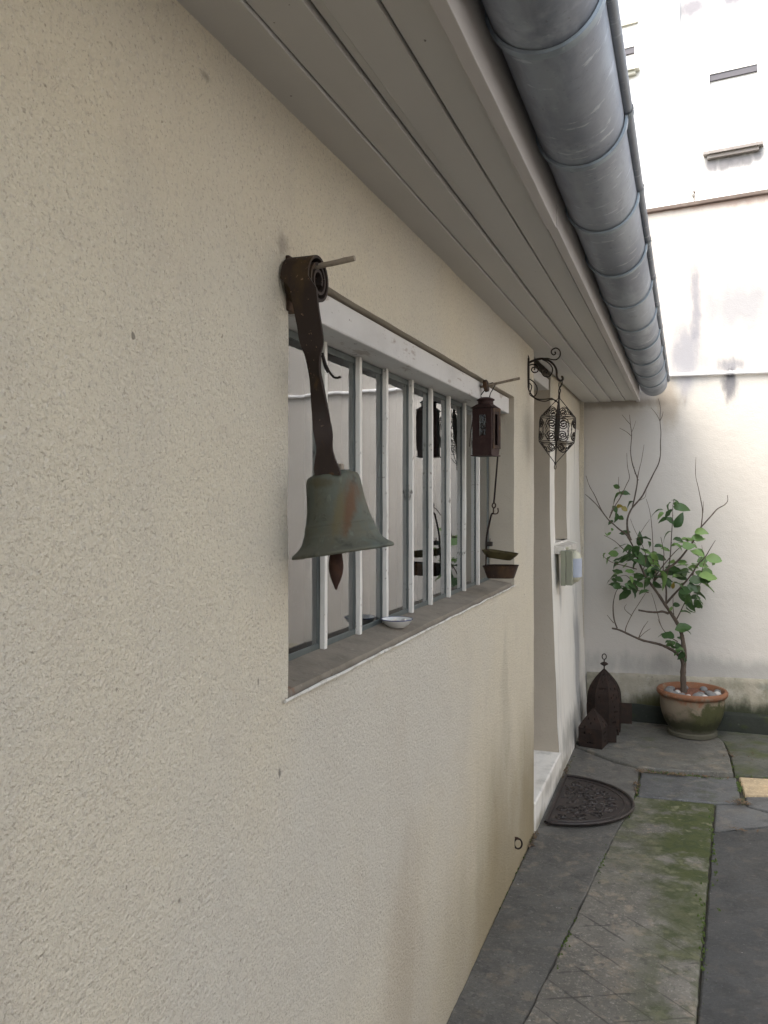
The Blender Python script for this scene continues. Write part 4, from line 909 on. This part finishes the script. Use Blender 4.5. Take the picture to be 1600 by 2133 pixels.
for k in range(NS):
    mb = MB()
    for sgn in (-1, 1):
        for vsg in (-1, 1):
            sp = spiral(0, k + .5 + sgn * .29, mid + vsg * dh * .48, .21, dh * .41, 2.0, flip=-sgn * vsg, ph=(pi if sgn > 0 else 0))
            mb.tube([surf(*q) for q in sp], .0022, 5)
            mb.tube([surf(k + .5 + sgn * .03, mid + vsg * dh * .50), surf(k + .5 + sgn * .10, mid + vsg * dh * .15), surf(k + .5 + sgn * .07, mid)], .0014, 4)
            # cone scrolls
            if vsg > 0: sp = spiral(0, k + .5 + sgn * .26, t_hi + .075, .20, .06, 1.5, flip=-sgn, ph=(pi if sgn > 0 else 0))
            else: sp = spiral(0, k + .5 + sgn * .26, t_lo - .075, .20, .06, 1.5, flip=sgn, ph=(pi if sgn > 0 else 0))
            mb.tube([surf(*q) for q in sp], .0020, 5)
    for f in (.0, 1.):
        e = .15 * LH
        arc = [surf(k + .5 + .5 * cos(t), (t_hi + .03 + .12 * sin(t)) if f else (t_lo - .03 - .12 * sin(t))) for t in [pi * j / 10 for j in range(11)]]
        mb.tube(arc, .0015, 4)
    mb.build('scrollwork', M_IRON, cage, smooth=True)
mb = MB(); mb.lathe(apex, [(0, .016), (.004, .012), (.005, 0), (.003, -.01), (0, -.012)], 8); mb.tube([apex, cagept(.7, t_hi + .03, .05)], .0028, 6); mb.build('finial', M_IRON, cage, smooth=True)
mb = MB(); ci = tip + axd * (LH * t_lo); mb.tube([tip + axd * .004, ci, ci + axd * .012, tip + axd * (LH * t_hi), apex], [.002, .003, .011, .011, .002], 8); mb.build('candle_tube', M_IRON, cage, smooth=True)
mb = MB(); lp_ = [tip + axd * (-.004 - .010 + .010 * cos(t)) + uu * (.0042 * sin(t)) for t in [2 * pi * j / 12 for j in range(13)]]; mb.tube(lp_, .0015, 5); mb.lathe(tip, [(0, .008), (.005, .004), (.005, -.003), (0, -.006)], 8); mb.build('tip_loop', M_IRON, cage, smooth=True)

# ------------------------------------------------------------------ green wall box under the narrow window
bx = P(1172, 1180, X=-.04); GY = 4.55
wbx = thing('wall_box', (-.04, GY, 1.05), 'pale green plastic box with a rounded cream bottle and blue label under the narrow window', 'dispenser')
zt_, zb_ = P(1185, 1147, Y=GY).z, P(1185, 1221, Y=GY).z
xl, xm_, xr = P(1169, 1180, Y=GY).x, P(1192, 1180, Y=GY).x, P(1210, 1180, Y=GY + .04).x
mb = MB(); mb.box((xl - .004, GY, zb_), (xl + .024, GY + .17, zt_)); mb.build('box', M_BOXG, wbx, bevel=.004)
mb = MB(); mb.box((xl + .0245, GY + .004, zb_ + .003), (xm_, GY + .166, zt_ - .003)); mb.build('cover', M_BOXG, wbx, bevel=.004)
mb = MB(); zc = (zt_ + zb_) / 2; hh = (zt_ - zb_) / 2
cxm = xm_ + .004; rb_ = xr - cxm
mb.lathe((cxm, GY + .085, zc), [(0, -hh + .016), (rb_ * .5, -hh + .018), (rb_ * .85, -hh + .034), (rb_, -hh + .055), (rb_, hh - .06), (rb_ * .86, hh - .028), (rb_ * .5, hh - .010), (0, hh - .004)], 28)
for v in mb.v: v.y = GY + .085 + (v.y - GY - .085) * 1.35
mb.build('bottle', M_BOXC, wbx, smooth=True)
mb = MB(); mb.lathe((cxm, GY + .085, zc), [(rb_ + .0008, -.052), (rb_ + .0008, .052)], 28)
for v in mb.v: v.y = GY + .085 + (v.y - GY - .085) * 1.352
mb.build('label_band', M_BLUELAB, wbx, smooth=True)
mb = MB(); mb.box((xl - .005, GY + .05, zt_ + .001), (xl + .035, GY + .1, zt_ + .016)); mb.build('vent_cap', M_BOXC, wbx, bevel=.003)

# ------------------------------------------------------------------ iron ring on the wall foot
rgp = P(1073, 1745, X=0); ir = thing('wall_ring', rgp, 'small rusty iron ring fixed low on the wall before the doorstep', 'ring')
mb = MB(); mb.tube([rgp + Vector((.012 + .015 * cos(t), .004 * cos(t), -.022 + .020 * sin(t))) for t in [2 * pi * k / 18 for k in range(19)]], .0035, 7); mb.build('ring', M_RUST2, ir, smooth=True)
mb = MB(); mb.tube([rgp + Vector((-.01, 0, 0)), rgp + Vector((.012, 0, 0)), rgp + Vector((.014, 0, -.006))], .004, 7); mb.build('staple', M_RUST, ir, smooth=True)

# ------------------------------------------------------------------ half-round doormat
ma, mb_ = Vector((.022, 3.755)), Vector((.03, 4.43)); mc = (ma + mb_) / 2; hl = (mb_ - ma).length / 2; md_ = .365
dm = thing('doormat', (mc.x, mc.y, .014), 'dark half-round rubber doormat with scroll relief lying before the doorstep', 'doormat')
def MP(u, v): return Vector((mc.x + .01 + md_ * v, mc.y + hl * u, 0))
out = [MP(cos(t), sin(t)) for t in [pi * k / 40 for k in range(41)]]
mb = MB(); mb.prism([(p.x, p.y) for p in out], .0145, .020); mb.build('base', M_MAT, dm)
mb = MB(); zz = Vector((0, 0, .024)); mb.tube([p + zz for p in out] + [out[0] + zz], .0075, 8); 
mb.tube([MP(.88 * cos(t), .05 + .84 * sin(t)) + Vector((0, 0, .021)) for t in [pi * k / 40 for k in range(41)]], .004, 6); mb.build('rim', M_MAT, dm, smooth=True)
mb = MB(); rnd = random.Random(3)
for i in range(150):
    u = rnd.uniform(-.8, .8); v = rnd.uniform(.08, .84)
    if u * u + v * v > .66: continue
    q = MP(u, v) + Vector((0, 0, .0205)); a = rnd.uniform(0, pi); e = .010 if rnd.random() < .5 else .017
    mb.tube([q + Vector((cos(a + s * .7), sin(a + s * .7), 0)) * (s * e) for s in (-1, -.3, .3, 1)], [.003, .0065, .0065, .003], 6)
for i in range(9):
    for j in range(2):
        t = pi * (i + .5) / 9; cpt = MP((.70 - .27 * j) * cos(t), .06 + (.66 - .26 * j) * sin(t)) + Vector((0, 0, .022))
        mb.tube([cpt + Vector((.030 * (1 - f * .8) * cos(f * 9 + i), .030 * (1 - f * .8) * sin(f * 9 + i), 0)) for f in [k / 16 for k in range(17)]], .0032, 5)
tag(mb.build('scroll_relief', M_MAT, dm, smooth=True), kind='stuff')

# ------------------------------------------------------------------ pierced tin lanterns on the ground
def pierced(name, base, R_, prof, nside, rot, label, holes_seed, legs, finial, door):
    t = thing(name, base, label, 'lantern', 'pierced rusty lanterns on the ground')
    base = Vector(base); rnd = random.Random(holes_seed)
    for s in range(nside):
        mb = MB(); a0 = rot + 2 * pi * s / nside; a1 = rot + 2 * pi * (s + 1) / nside; C_ = 17
        rows = []
        for (r, z) in prof:
            p0 = base + Vector((R_ * r * cos(a0), R_ * r * sin(a0), z)); p1 = base + Vector((R_ * r * cos(a1), R_ * r * sin(a1), z))
            rows.append([p0.lerp(p1, i / C_) for i in range(C_ + 1)])
        for row in rows: mb.v += row
        for j in range(len(rows) - 1):
            for i in range(C_):
                pat = (i in (4, 12) and j % 4 == 1) or (i in (8,) and j % 3 == 0) or (i in (6, 10) and j % 6 == 3)
                if pat and rnd.random() < .6 and 1 < j < len(rows) - 2: continue
                a = j * (C_ + 1) + i; mb.f.append((a, a + 1, a + C_ + 2, a + C_ + 1))
        mb.build('side_panel', M_RUST2, t)
        mb = MB(); mb.tube([r_[0] for r_ in rows], R_ * .022, 5); mb.build('seam', M_RUST2, t)
    mb = MB(); mb.prism([(base.x + R_ * prof[0][0] * cos(rot + 2 * pi * s / nside), base.y + R_ * prof[0][0] * sin(rot + 2 * pi * s / nside)) for s in range(nside)], base.z + prof[0][1] - .003, base.z + prof[0][1] + .003); mb.build('floor', M_RUST2, t)
    if legs:
        for s in range(nside):
            a = rot + 2 * pi * s / nside; q = base + Vector((R_ * .92 * cos(a), R_ * .92 * sin(a), 0)); mb = MB(); mb.tube([q, q + Vector((0, 0, prof[0][1]))], [.006, .010], 4); mb.build('leg', M_RUST2, t)
    zt = prof[-1][1]
    if finial:
        mb = MB(); q = base + Vector((0, 0, zt)); mb.tube([q - Vector((0, 0, .01)), q + Vector((0, 0, .06))], .0045, 6); mb.lathe(q + Vector((0, 0, .032)), [(0, -.016), (.018, -.006), (.026, 0), (.018, .008), (0, .016)], 14)
        mb.build('finial', M_RUST2, t, smooth=True)
        mb = MB(); q = q + Vector((0, 0, .078)); mb.tube([q + Vector((.013 * cos(u), .003 * sin(u), .017 * sin(u))) for u in [-pi / 2 + 1.9 * pi * k / 16 for k in range(17)]], .0034, 6); mb.build('ring', M_RUST2, t, smooth=True)
    if door:
        mb = MB(); a = rot + door[0]; q = base + Vector((R_ * 1.0 * cos(a), R_ * 1.0 * sin(a), 0)); d_ = Vector((cos(door[1]), sin(door[1]), 0)) * door[2]
        mb.extrude([q + Vector((0, 0, door[3])), q + d_ + Vector((0, 0, door[3])), q + d_ + Vector((0, 0, door[4])), q + Vector((0, 0, door[4]))], Vector((-d_.y, d_.x, 0)).normalized() * .003); mb.build('door', M_RUST2, t)
    return t
bl = P(1256, 1534, Z=.016)
Hs = lambda f: .045 + (.405 - .045) * f
profb = [(.98, Hs(0)), (.99, Hs(.04)), (.99, Hs(.08))] + [(1 + .05 * sin(pi * k / 14), Hs(.08 + .42 * k / 14)) for k in range(1, 15)] + [(cos(pi / 2 * (k / 14) ** 1.15) * .97 + .03, Hs(.5 + .5 * k / 14)) for k in range(1, 14)] + [(.03, Hs(1.0))]
pierced('pierced_lantern', (max(bl.x, .135), bl.y + .09, .016), .105, profb, 8, .35, 'tall domed pierced rusty lantern with a ring on top', 5, True, True, (2 * pi * .9, .15, .07, .075, .205))
bs = P(1234, 1558, Z=.016)
profs = [(1., .0 + .004), (1., .012)] + [(1., .012 + .105 * k / 12) for k in range(1, 13)] + [(1 - .97 * (k / 9) ** 1.15, .117 + .105 * k / 9) for k in range(1, 10)]
pierced('pierced_lantern', (max(bs.x, .11), bs.y + .055, .016), .098, profs, 4, .62, 'small square pierced rusty lantern with a pointed roof in front of the tall one', 9, False, False, (2 * pi / 4 * 3.97, .62 - .3, .05, .01, .11))

# ------------------------------------------------------------------ terracotta pot, pebbles
pb = P(1442, 1541, Z=.018); pc = Vector((pb.x, pb.y + .135, .018))
pot = thing('flower_pot', pc, 'weathered terracotta pot with orange rim and mossy limescaled sides before the courtyard wall', 'pot')
k_ = .210
mb = MB(); mb.lathe(pc, [(0, .002), (.138, .0), (.150, .006), (.150, .026), (.140, .034), (.146, .05), (.168, .09), (.184, .135), (.192, .18), (.194, .22), (.192, .243), (.20, .246), (.20, .25)], 64, wob=.006); mb.build('body', M_TERRA, pot, smooth=True)
mb = MB(); mb.lathe(pc, [(.193, .2465), (.206, .25), (.213, .262), (.213, .276), (.205, .285), (.193, .284), (.184, .27), (.182, .24), (.182, .20)], 64, wob=.004); mb.build('rim', M_TERRA, pot, smooth=True)
mb = MB(); nn_ = 14
mb.lathe(pc, [(0, .262)] + [(.181 * k / 8, .262 - .010 * (k / 8) ** 2 + .004 * sin(k * 2.3)) for k in range(1, 9)], 40, wob=.01); mb.build('soil', M_POTSOIL, pot, smooth=True)
peb = None; rnd = random.Random(11)
bm = bmesh.new(); bmesh.ops.create_icosphere(bm, subdivisions=2, radius=1)
for v in bm.verts: v.co *= 1 + .13 * mnoise.noise(v.co * 1.3)
pme = bpy.data.meshes.new('pebble'); bm.to_mesh(pme); bm.free(); pme.materials.append(M_PEBBLE); pme.polygons.foreach_set('use_smooth', [True] * len(pme.polygons))
pme2 = pme.copy(); pme2.materials.clear(); pme2.materials.append(M_PEBBLE2)
spots = [(-.135, -.05, .028), (-.105, -.10, .024), (-.06, -.125, .022), (-.02, -.15, .020), (.03, -.13, .030), (.075, -.12, .020), (.115, -.075, .032), (.10, -.02, .026), (.145, -.02, .024), (.05, -.07, .026), (-.13, .03, .026), (-.04, .10, .022), (.07, .09, .024), (-.085, -.045, .020), (.15, .05, .022)]
for i, (x, y, r) in enumerate(spots):
    pale = i in (3, 5, 8, 13)
    o = bpy.data.objects.new('pebble', pme2 if pale else pme); col.objects.link(o)
    o.location = pc + Vector((x, y, .262 + r * .25)); o.scale = (r * 1.15, r * .95, r * .68); o.rotation_euler = (rnd.uniform(-.2, .2), rnd.uniform(-.2, .2), rnd.uniform(0, 6))
    tag(o, 'small pale pebble on the clay soil of the terracotta pot' if pale else 'smooth grey pebble on the clay soil of the terracotta pot', 'pebble', 'pale pebbles in the pot' if pale else 'grey pebbles in the pot')

# ------------------------------------------------------------------ shrub in the pot
TY = pc.y
def T6(x, y, dy=0): return P(1200 + x * .2437, 820 + y * .2437, Y=TY + dy)
base = Vector((pc.x - .01, TY, pc.z + .25))
tree = thing('potted_shrub', base, 'leggy green shrub with bare twigs growing in the terracotta pot', 'shrub')
rb = random.Random(21)
px6 = .2437 * 5.35 / 1700
def branch(name, pts, r0, r1, d0=0, d1=0, m=M_BARK):
    n = len(pts); P3 = [T6(x, y, d0 + (d1 - d0) * i / max(1, n - 1) + rb.uniform(-.008, .008) * (i > 0)) for i, (x, y) in enumerate(pts)]
    q = smoothpath(P3, 4); N__ = len(q); rs = [(r0 + (r1 - r0) * i / (N__ - 1)) * px6 * .92 * (1 + .12 * rb.uniform(-1, 1)) for i in range(N__)]
    mb = MB(); mb.tube(q, rs, 7 if r0 > 8 else 5)
    # knots
    if r0 < 9:
        for i in range(2, N__ - 1, 3):
            a = rb.uniform(0, 6.28); e = q[i] + Vector((cos(a), sin(a) * .4, .4)) * (rs[i] * 2.0); mb.tube([q[i], e], [rs[i] * .9, rs[i] * .5], 4)
    return mb.build(name, m, tree, smooth=True)
branch('trunk', [(925, 2600), (918, 2480), (915, 2380), (925, 2250), (915, 2120), (900, 2040)], 31, 17)
branch('trunk', [(900, 2040), (865, 1960), (815, 1880), (760, 1800), (705, 1715), (650, 1640), (600, 1570), (560, 1490), (520, 1390), (480, 1290), (440, 1225)], 17, 6, 0, -.05)
branch('branch', [(470, 1250), (420, 1195), (370, 1160), (320, 1115), (270, 1070), (185, 960), (130, 905), (80, 860)], 9, 2.5, -.05, -.12)
branch('branch', [(270, 1070), (215, 990), (160, 870), (115, 790), (85, 700)], 5, 2, -.09, -.1, M_TWIG)
branch('branch', [(470, 1255), (445, 1180), (437, 1110), (445, 1050), (475, 985), (530, 920), (570, 870), (620, 770), (665, 680), (705, 600), (722, 520), (722, 420), (726, 330), (718, 230), (721, 120), (703, 40)], 10, 2, -.05, .06)
branch('branch', [(718, 235), (690, 180), (640, 118)], 3, 1.5, .05, .08, M_TWIG)
branch('branch', [(720, 230), (735, 195), (745, 152)], 3, 1.5, .05, .02, M_TWIG)
branch('branch', [(480, 975), (505, 870), (525, 740), (505, 670), (480, 590), (467, 490), (476, 350), (466, 270), (458, 180)], 7, 2, 0, -.04)
branch('branch', [(476, 365), (430, 325), (373, 294)], 3, 1.5, -.03, -.06, M_TWIG)
branch('branch', [(464, 262), (430, 225), (393, 180)], 3, 1.5, -.03, -.02, M_TWIG)
branch('branch', [(474, 335), (495, 285), (512, 232)], 2.5, 1.2, -.03, .02, M_TWIG)
branch('branch', [(524, 735), (540, 650), (560, 570), (582, 435)], 4, 1.5, 0, .04, M_TWIG)
branch('branch', [(285, 1065), (330, 965), (380, 885), (430, 780), (457, 715), (440, 620), (434, 508)], 5, 1.8, -.09, -.05, M_TWIG)
branch('branch', [(285, 1060), (310, 985), (340, 880)], 3.5, 1.6, -.09, -.13, M_TWIG)
branch('branch', [(380, 880), (365, 800), (364, 712)], 3, 1.5, -.08, -.1, M_TWIG)
branch('branch', [(500, 960), (540, 915), (590, 885), (600, 830)], 3.5, 1.5, 0, .06, M_TWIG)
branch('branch', [(665, 1600), (720, 1545), (800, 1485), (880, 1420), (960, 1320), (1010, 1250), (1050, 1170), (1080, 1130), (1160, 1040), (1210, 985), (1270, 950), (1297, 915), (1294, 868)], 12, 2.5, 0, .04)
branch('branch', [(1070, 1140), (1082, 1010), (1065, 900), (1045, 800), (1022, 690), (1026, 542)], 5, 1.8, .03, -.05, M_TWIG)
branch('branch', [(1085, 1020), (1090, 920)], 3, 1.5, .01, -.02, M_TWIG)
branch('branch', [(765, 1800), (830, 1725), (900, 1650), (975, 1560), (1040, 1465), (1105, 1395), (1150, 1320), (1192, 1253)], 11, 2, 0, -.08)
branch('branch', [(770, 1790), (772, 1690), (760, 1600), (745, 1500), (752, 1370), (725, 1225)], 9, 2, 0, .05)
branch('branch', [(760, 1610), (790, 1500), (806, 1380), (815, 1240), (825, 1080), (828, 960), (838, 900)], 6, 2, .02, -.05)
branch('branch', [(665, 1590), (700, 1530), (770, 1440), (860, 1340), (930, 1285)], 8, 2, 0, -.05)
branch('branch', [(690, 1560), (660, 1430), (657, 1280), (645, 1100), (625, 980), (600, 900)], 5, 1.5, 0, .05, M_TWIG)
branch('branch', [(570, 1520), (600, 1400), (560, 1280), (500, 1160), (465, 1070)], 4.5, 1.5, -.02, .03, M_TWIG)
branch('branch', [(540, 1210), (590, 1130), (630, 1075)], 3, 1.4, -.02, .05, M_TWIG)
branch('branch', [(920, 2350), (900, 2270), (860, 2220), (800, 2180), (720, 2145), (640, 2125), (560, 2105), (440, 2052), (370, 2020), (308, 2005)], 15, 8, 0, -.14)
branch('branch', [(352, 2005), (328, 1940), (318, 1860), (320, 1780), (340, 1700), (362, 1665)], 8, 2.5, -.13, -.12)
branch('branch', [(322, 1960), (265, 1892)], 4, 2, -.13, -.16, M_TWIG)
branch('branch', [(420, 2045), (430, 1990), (480, 1885), (540, 1790), (595, 1705)], 5, 2, -.12, -.06, M_TWIG)
branch('branch', [(478, 1900), (415, 1840), (432, 1800)], 3.5, 1.6, -.12, -.14, M_TWIG)
branch('branch', [(530, 2100), (570, 2010), (617, 1943)], 4.5, 2, -.1, -.08, M_TWIG)
branch('branch', [(540, 2085), (590, 2040), (637, 2008)], 3.5, 1.5, -.1, -.14, M_TWIG)
branch('branch', [(790, 1880), (740, 1862), (690, 1868), (620, 1865), (533, 1850)], 11, 8, 0, -.06)
branch('branch', [(850, 1950), (890, 1870), (940, 1765), (985, 1690), (1010, 1640)], 6, 2.5, 0, -.06)
branch('branch', [(840, 1930), (830, 1830), (830, 1730)], 5, 2, 0, .05)
branch('branch', [(870, 2120), (800, 2075), (735, 2000), (700, 1890), (670, 1780), (645, 1705)], 5, 1.8, .0, .03, M_TWIG)
branch('branch', [(740, 2010), (715, 1960), (700, 1925)], 3, 1.6, .02, .0, M_TWIG)
branch('branch', [(520, 1500), (430, 1475), (330, 1450), (270, 1420), (228, 1382)], 5, 2, -.04, -.12, M_TWIG)
branch('branch', [(480, 1390), (400, 1325), (330, 1260), (240, 1210)], 5, 2, -.04, -.02, M_TWIG)
branch('branch', [(620, 1700), (560, 1690), (470, 1665), (385, 1640)], 5, 2, -.02, -.1, M_TWIG)
branch('branch', [(525, 1660), (440, 1560), (380, 1560)], 4, 2, -.03, -.1, M_TWIG)
branch('branch', [(990, 1560), (1030, 1480), (1080, 1380), (1075, 1295)], 4, 1.6, -.04, .0, M_TWIG)
branch('branch', [(1060, 1580), (1080, 1500), (1110, 1400)], 4, 2, -.06, -.1, M_TWIG)
branch('branch', [(985, 1680), (1050, 1640), (1090, 1590)], 4, 2, -.05, -.08, M_TWIG)
branch('branch', [(915, 2300), (880, 2240), (830, 2180), (810, 2120)], 5, 2, 0, -.08, M_TWIG)
# leaves: one folded, pointed blade shared by all
nL = 7; LME = [[] for _ in M_LEAF]
for (fold, droop, curl, wid) in ((.30, .20, .0, .36), (.55, .45, .10, .33), (.12, .05, -.08, .39), (.40, .75, .22, .30)):
    lm = MB()
    for i in range(nL + 1):
        t = i / nL; wv = (wid * sin(pi * min(1, t * .96 + .02)) ** .8) * (1 - .28 * t) if 0 < i < nL else 0.004; dr = -droop * t * t; sx_ = curl * t * t; wob = .035 * sin(i * 2.1 + fold * 9)
        lm.v += [Vector((t - .25 * droop * t * t, wv + sx_, dr + fold * wv + wob)), Vector((t - .25 * droop * t * t, sx_, dr)), Vector((t - .25 * droop * t * t, -wv + sx_, dr + fold * wv - wob))]
    for i in range(nL):
        a = 3 * i; lm.f += [(a, a+1, a+4, a+3), (a+1, a+2, a+5, a+4)]
    for k, m in enumerate(M_LEAF):
        me = bpy.data.meshes.new('leaf'); me.from_pydata(lm.v, [], lm.f); me.materials.append(m); me.polygons.foreach_set('use_smooth', [True] * len(me.polygons)); LME[k].append(me)
def leaf(x, y, L_, ang, kind=0, dep=None):
    o = bpy.data.objects.new('leaf', rb.choice(LME[kind])); col.objects.link(o); o.parent = tree
    d = rb.uniform(-.13, .09) if dep is None else dep; a = radians(ang)
    Ls = L_ * px6 * rb.uniform(.95, 1.28); c_ = T6(x, y, d)
    dirv = Vector((cos(a), rb.uniform(-.8, .5), sin(a) - rb.uniform(0, .25))).normalized()
    up = Vector((rb.uniform(-.8, .8), -.45 + rb.uniform(-.7, .6), .75)); up = (up - dirv * up.dot(dirv)).normalized(); yv = up.cross(dirv)
    M = Matrix((dirv, yv, up)).transposed().to_4x4()
    o.matrix_local = Matrix.Translation(c_ - dirv * Ls * .5 - base) @ M @ Matrix.Diagonal((Ls, Ls * rb.uniform(.8, 1.2), Ls, 1))
    return o
LV = [(345,795,60,150),(345,850,90,175),(420,850,80,10),(450,940,75,200),(370,962,60,20,2),(415,985,60,-20,2),(335,990,65,-50),(345,1060,85,-80),(295,1100,55,210),(385,1060,60,-10),(415,1190,85,180),
(575,1230,130,20),(555,1260,90,60),(640,1295,85,-50),(715,1300,85,20),(770,1330,80,0,1),(760,1190,95,190),(885,1090,140,55),(790,1020,85,60),(740,1065,85,170),(775,945,85,200),(690,985,95,165),(890,970,105,5),(860,940,60,10),(850,905,55,20),(805,1080,75,-30),(720,1022,60,180,1),(870,1245,95,10),(880,1300,95,-10,1),(960,1240,110,20,1),(1040,1230,85,10,1),(1065,1180,105,10,1),(1040,1360,110,0,1),(1180,1410,135,5,1),(1060,1470,115,-10,1),(930,1465,105,10,1),(850,1520,125,20),(1130,1560,145,10,1),(1030,1590,120,20),(1120,1635,135,-20,1),(1060,1700,135,-50),(940,1680,120,20),(960,1750,85,-10),(1060,1770,85,-40),(975,1810,105,-40),(1040,1800,75,-50),(940,1855,75,20),(860,1805,60,10),(920,2000,125,20),(790,2065,125,10),(810,2120,85,20),(830,2175,70,-60),(420,1410,135,200),(430,1320,105,170),(500,1350,105,220),(560,1390,120,-20),(500,1450,95,200),(330,1460,95,200),(270,1395,80,170,1),(320,1370,90,170,1),(350,1420,90,190),(600,1430,105,-40),(680,1430,110,-30),(700,1500,95,20),(620,1530,95,-30),(300,1555,105,170),(360,1535,75,30,1),(370,1585,75,-10),(330,1630,105,180),(470,1650,115,-20),(420,1720,115,220),(400,1650,75,160),(520,1590,105,190),(590,1600,95,200),(620,1620,105,-60),(690,1650,115,-60),(740,1570,155,10),(800,1530,95,30),(830,1640,65,80,2),(580,1690,95,180),(540,1560,85,20),(460,1330,110,-60),(390,1300,80,200),(440,1375,110,240),(480,1410,95,-100),(530,1320,90,10),(650,1380,90,180,1),(590,1340,85,-10),(720,1400,90,-10),(690,1460,90,-20,1),(880,1560,110,-20),(810,1490,100,160),(950,1540,110,-30),(1000,1480,95,20,1),(900,1440,90,170,1),(1010,1510,100,-10,1),(1090,1580,110,0),(980,1620,110,200),(900,1650,90,220),(920,1720,110,-70),(1000,1660,100,-20),(885,1610,90,30),(950,1850,80,-80),(1020,1740,80,20),(440,1680,100,-10),(500,1680,110,-30),(480,1620,90,30),(350,1655,85,-30),(430,1630,60,80,1),(520,1540,70,20,1),(460,1520,80,170,1),(620,1480,80,60),(660,1540,95,-70),(750,1610,90,200),(790,1620,80,-60),(260,1205,40,120,1),(285,1195,40,60,1),(1085,1425,85,30,1),(960,1300,80,20,1),(910,1270,85,160,1),(830,1290,70,170,1),(1010,1300,60,-10,1),(960,2030,70,-20),(890,2090,60,160),(875,2170,90,-70),(895,2240,80,240),(940,2230,70,-40),(915,2180,70,10),(860,2200,70,200),(935,2290,60,-70),(810,2140,75,200),(730,2060,70,190)]
for q in LV: leaf(*q)
for q in LV:
    if 1180 < q[1] < 1850 and rb.random() < .55:
        leaf(q[0] + rb.uniform(-60, 60), q[1] + rb.uniform(-55, 45), q[2] * rb.uniform(.55, .95), q[3] + rb.uniform(-70, 70), q[4] if len(q) > 4 and q[4] < 2 else (1 if rb.random() < .3 else 0))

# ------------------------------------------------------------------ litter in the joints, moss tufts
rnd = random.Random(5); lt = MB()
def litter(cx_, cy_, n, sp, s0=.011, zz=.012):
    for _ in range(n * 2):
        x = cx_ + rnd.gauss(0, sp[0]); y = cy_ + rnd.gauss(0, sp[1]); a = rnd.uniform(0, pi); s = s0 * rnd.uniform(.5, 1.6); d = Vector((cos(a), sin(a), rnd.uniform(-.1, .35))) * s; e = Vector((-sin(a), cos(a), .2)) * s * .3
        q = Vector((x, y, zz + rnd.uniform(0, .006))); lt.add([q - d, q + e, q + d, q - e], [(0, 1, 2, 3)])
for px, py, n, sp in ((1340, 1612, 14, (.03, .01)), (1400, 1617, 22, (.05, .012)), (1470, 1622, 12, (.05, .01)), (1328, 1640, 12, (.01, .05)), (1545, 1674, 14, (.02, .02)), (1550, 1680, 10, (.05, .01)), (1540, 1733, 8, (.03, .008)), (1350, 1540, 7, (.05, .02)), (1570, 1575, 8, (.12, .1)), (1112, 1745, 10, (.008, .03)), (1100, 1765, 8, (.006, .03)), (1180, 1610, 12, (.006, .07)), (1520, 1580, 14, (.02, .05))):
    q = P(px, py, Z=0); litter(max(q.x, .012), q.y, n, sp)
tag(lt.build('leaf_litter', M_DRYLEAF), 'brown leaf scraps and twigs in the slab joints', 'litter', kind='stuff')
ms = MB()
for px, py, n, sp in ((1112, 1745, 40, (.006, .05)), (1128, 1710, 25, (.006, .04)), (1185, 1600, 40, (.006, .12)), (1328, 1650, 30, (.006, .05)), (1430, 1616, 70, (.12, .006)), (1530, 1600, 50, (.015, .08)), (1540, 1640, 30, (.008, .05)), (1050, 1850, 25, (.004, .3)), (1485, 1760, 60, (.006, .3)), (1465, 1950, 50, (.006, .2)), (1250, 1800, 40, (.008, .1)), (1180, 1950, 40, (.008, .1)), (1310, 1690, 25, (.008, .04)), (1590, 1620, 40, (.1, .006)), (1500, 1536, 40, (.02, .03))):
    q = P(px, py, Z=0)
    for _ in range(n):
        x = max(.004, q.x + rnd.gauss(0, sp[0])); y = q.y + rnd.gauss(0, sp[1]); s = rnd.uniform(.003, .008)
        c_ = Vector((x, y, .001)); a = rnd.uniform(0, 2)
        ms.add([c_ + Vector((s * cos(a), s * sin(a), 0)), c_ + Vector((s * cos(a + 2.1), s * sin(a + 2.1), 0)), c_ + Vector((s * cos(a + 4.2), s * sin(a + 4.2), 0)), c_ + Vector((0, 0, s * 1.5))], [(0, 1, 3), (1, 2, 3), (2, 0, 3)])
tag(ms.build('moss', M_WEED), 'green moss growing along the wall foot and slab joints', 'moss', kind='stuff')
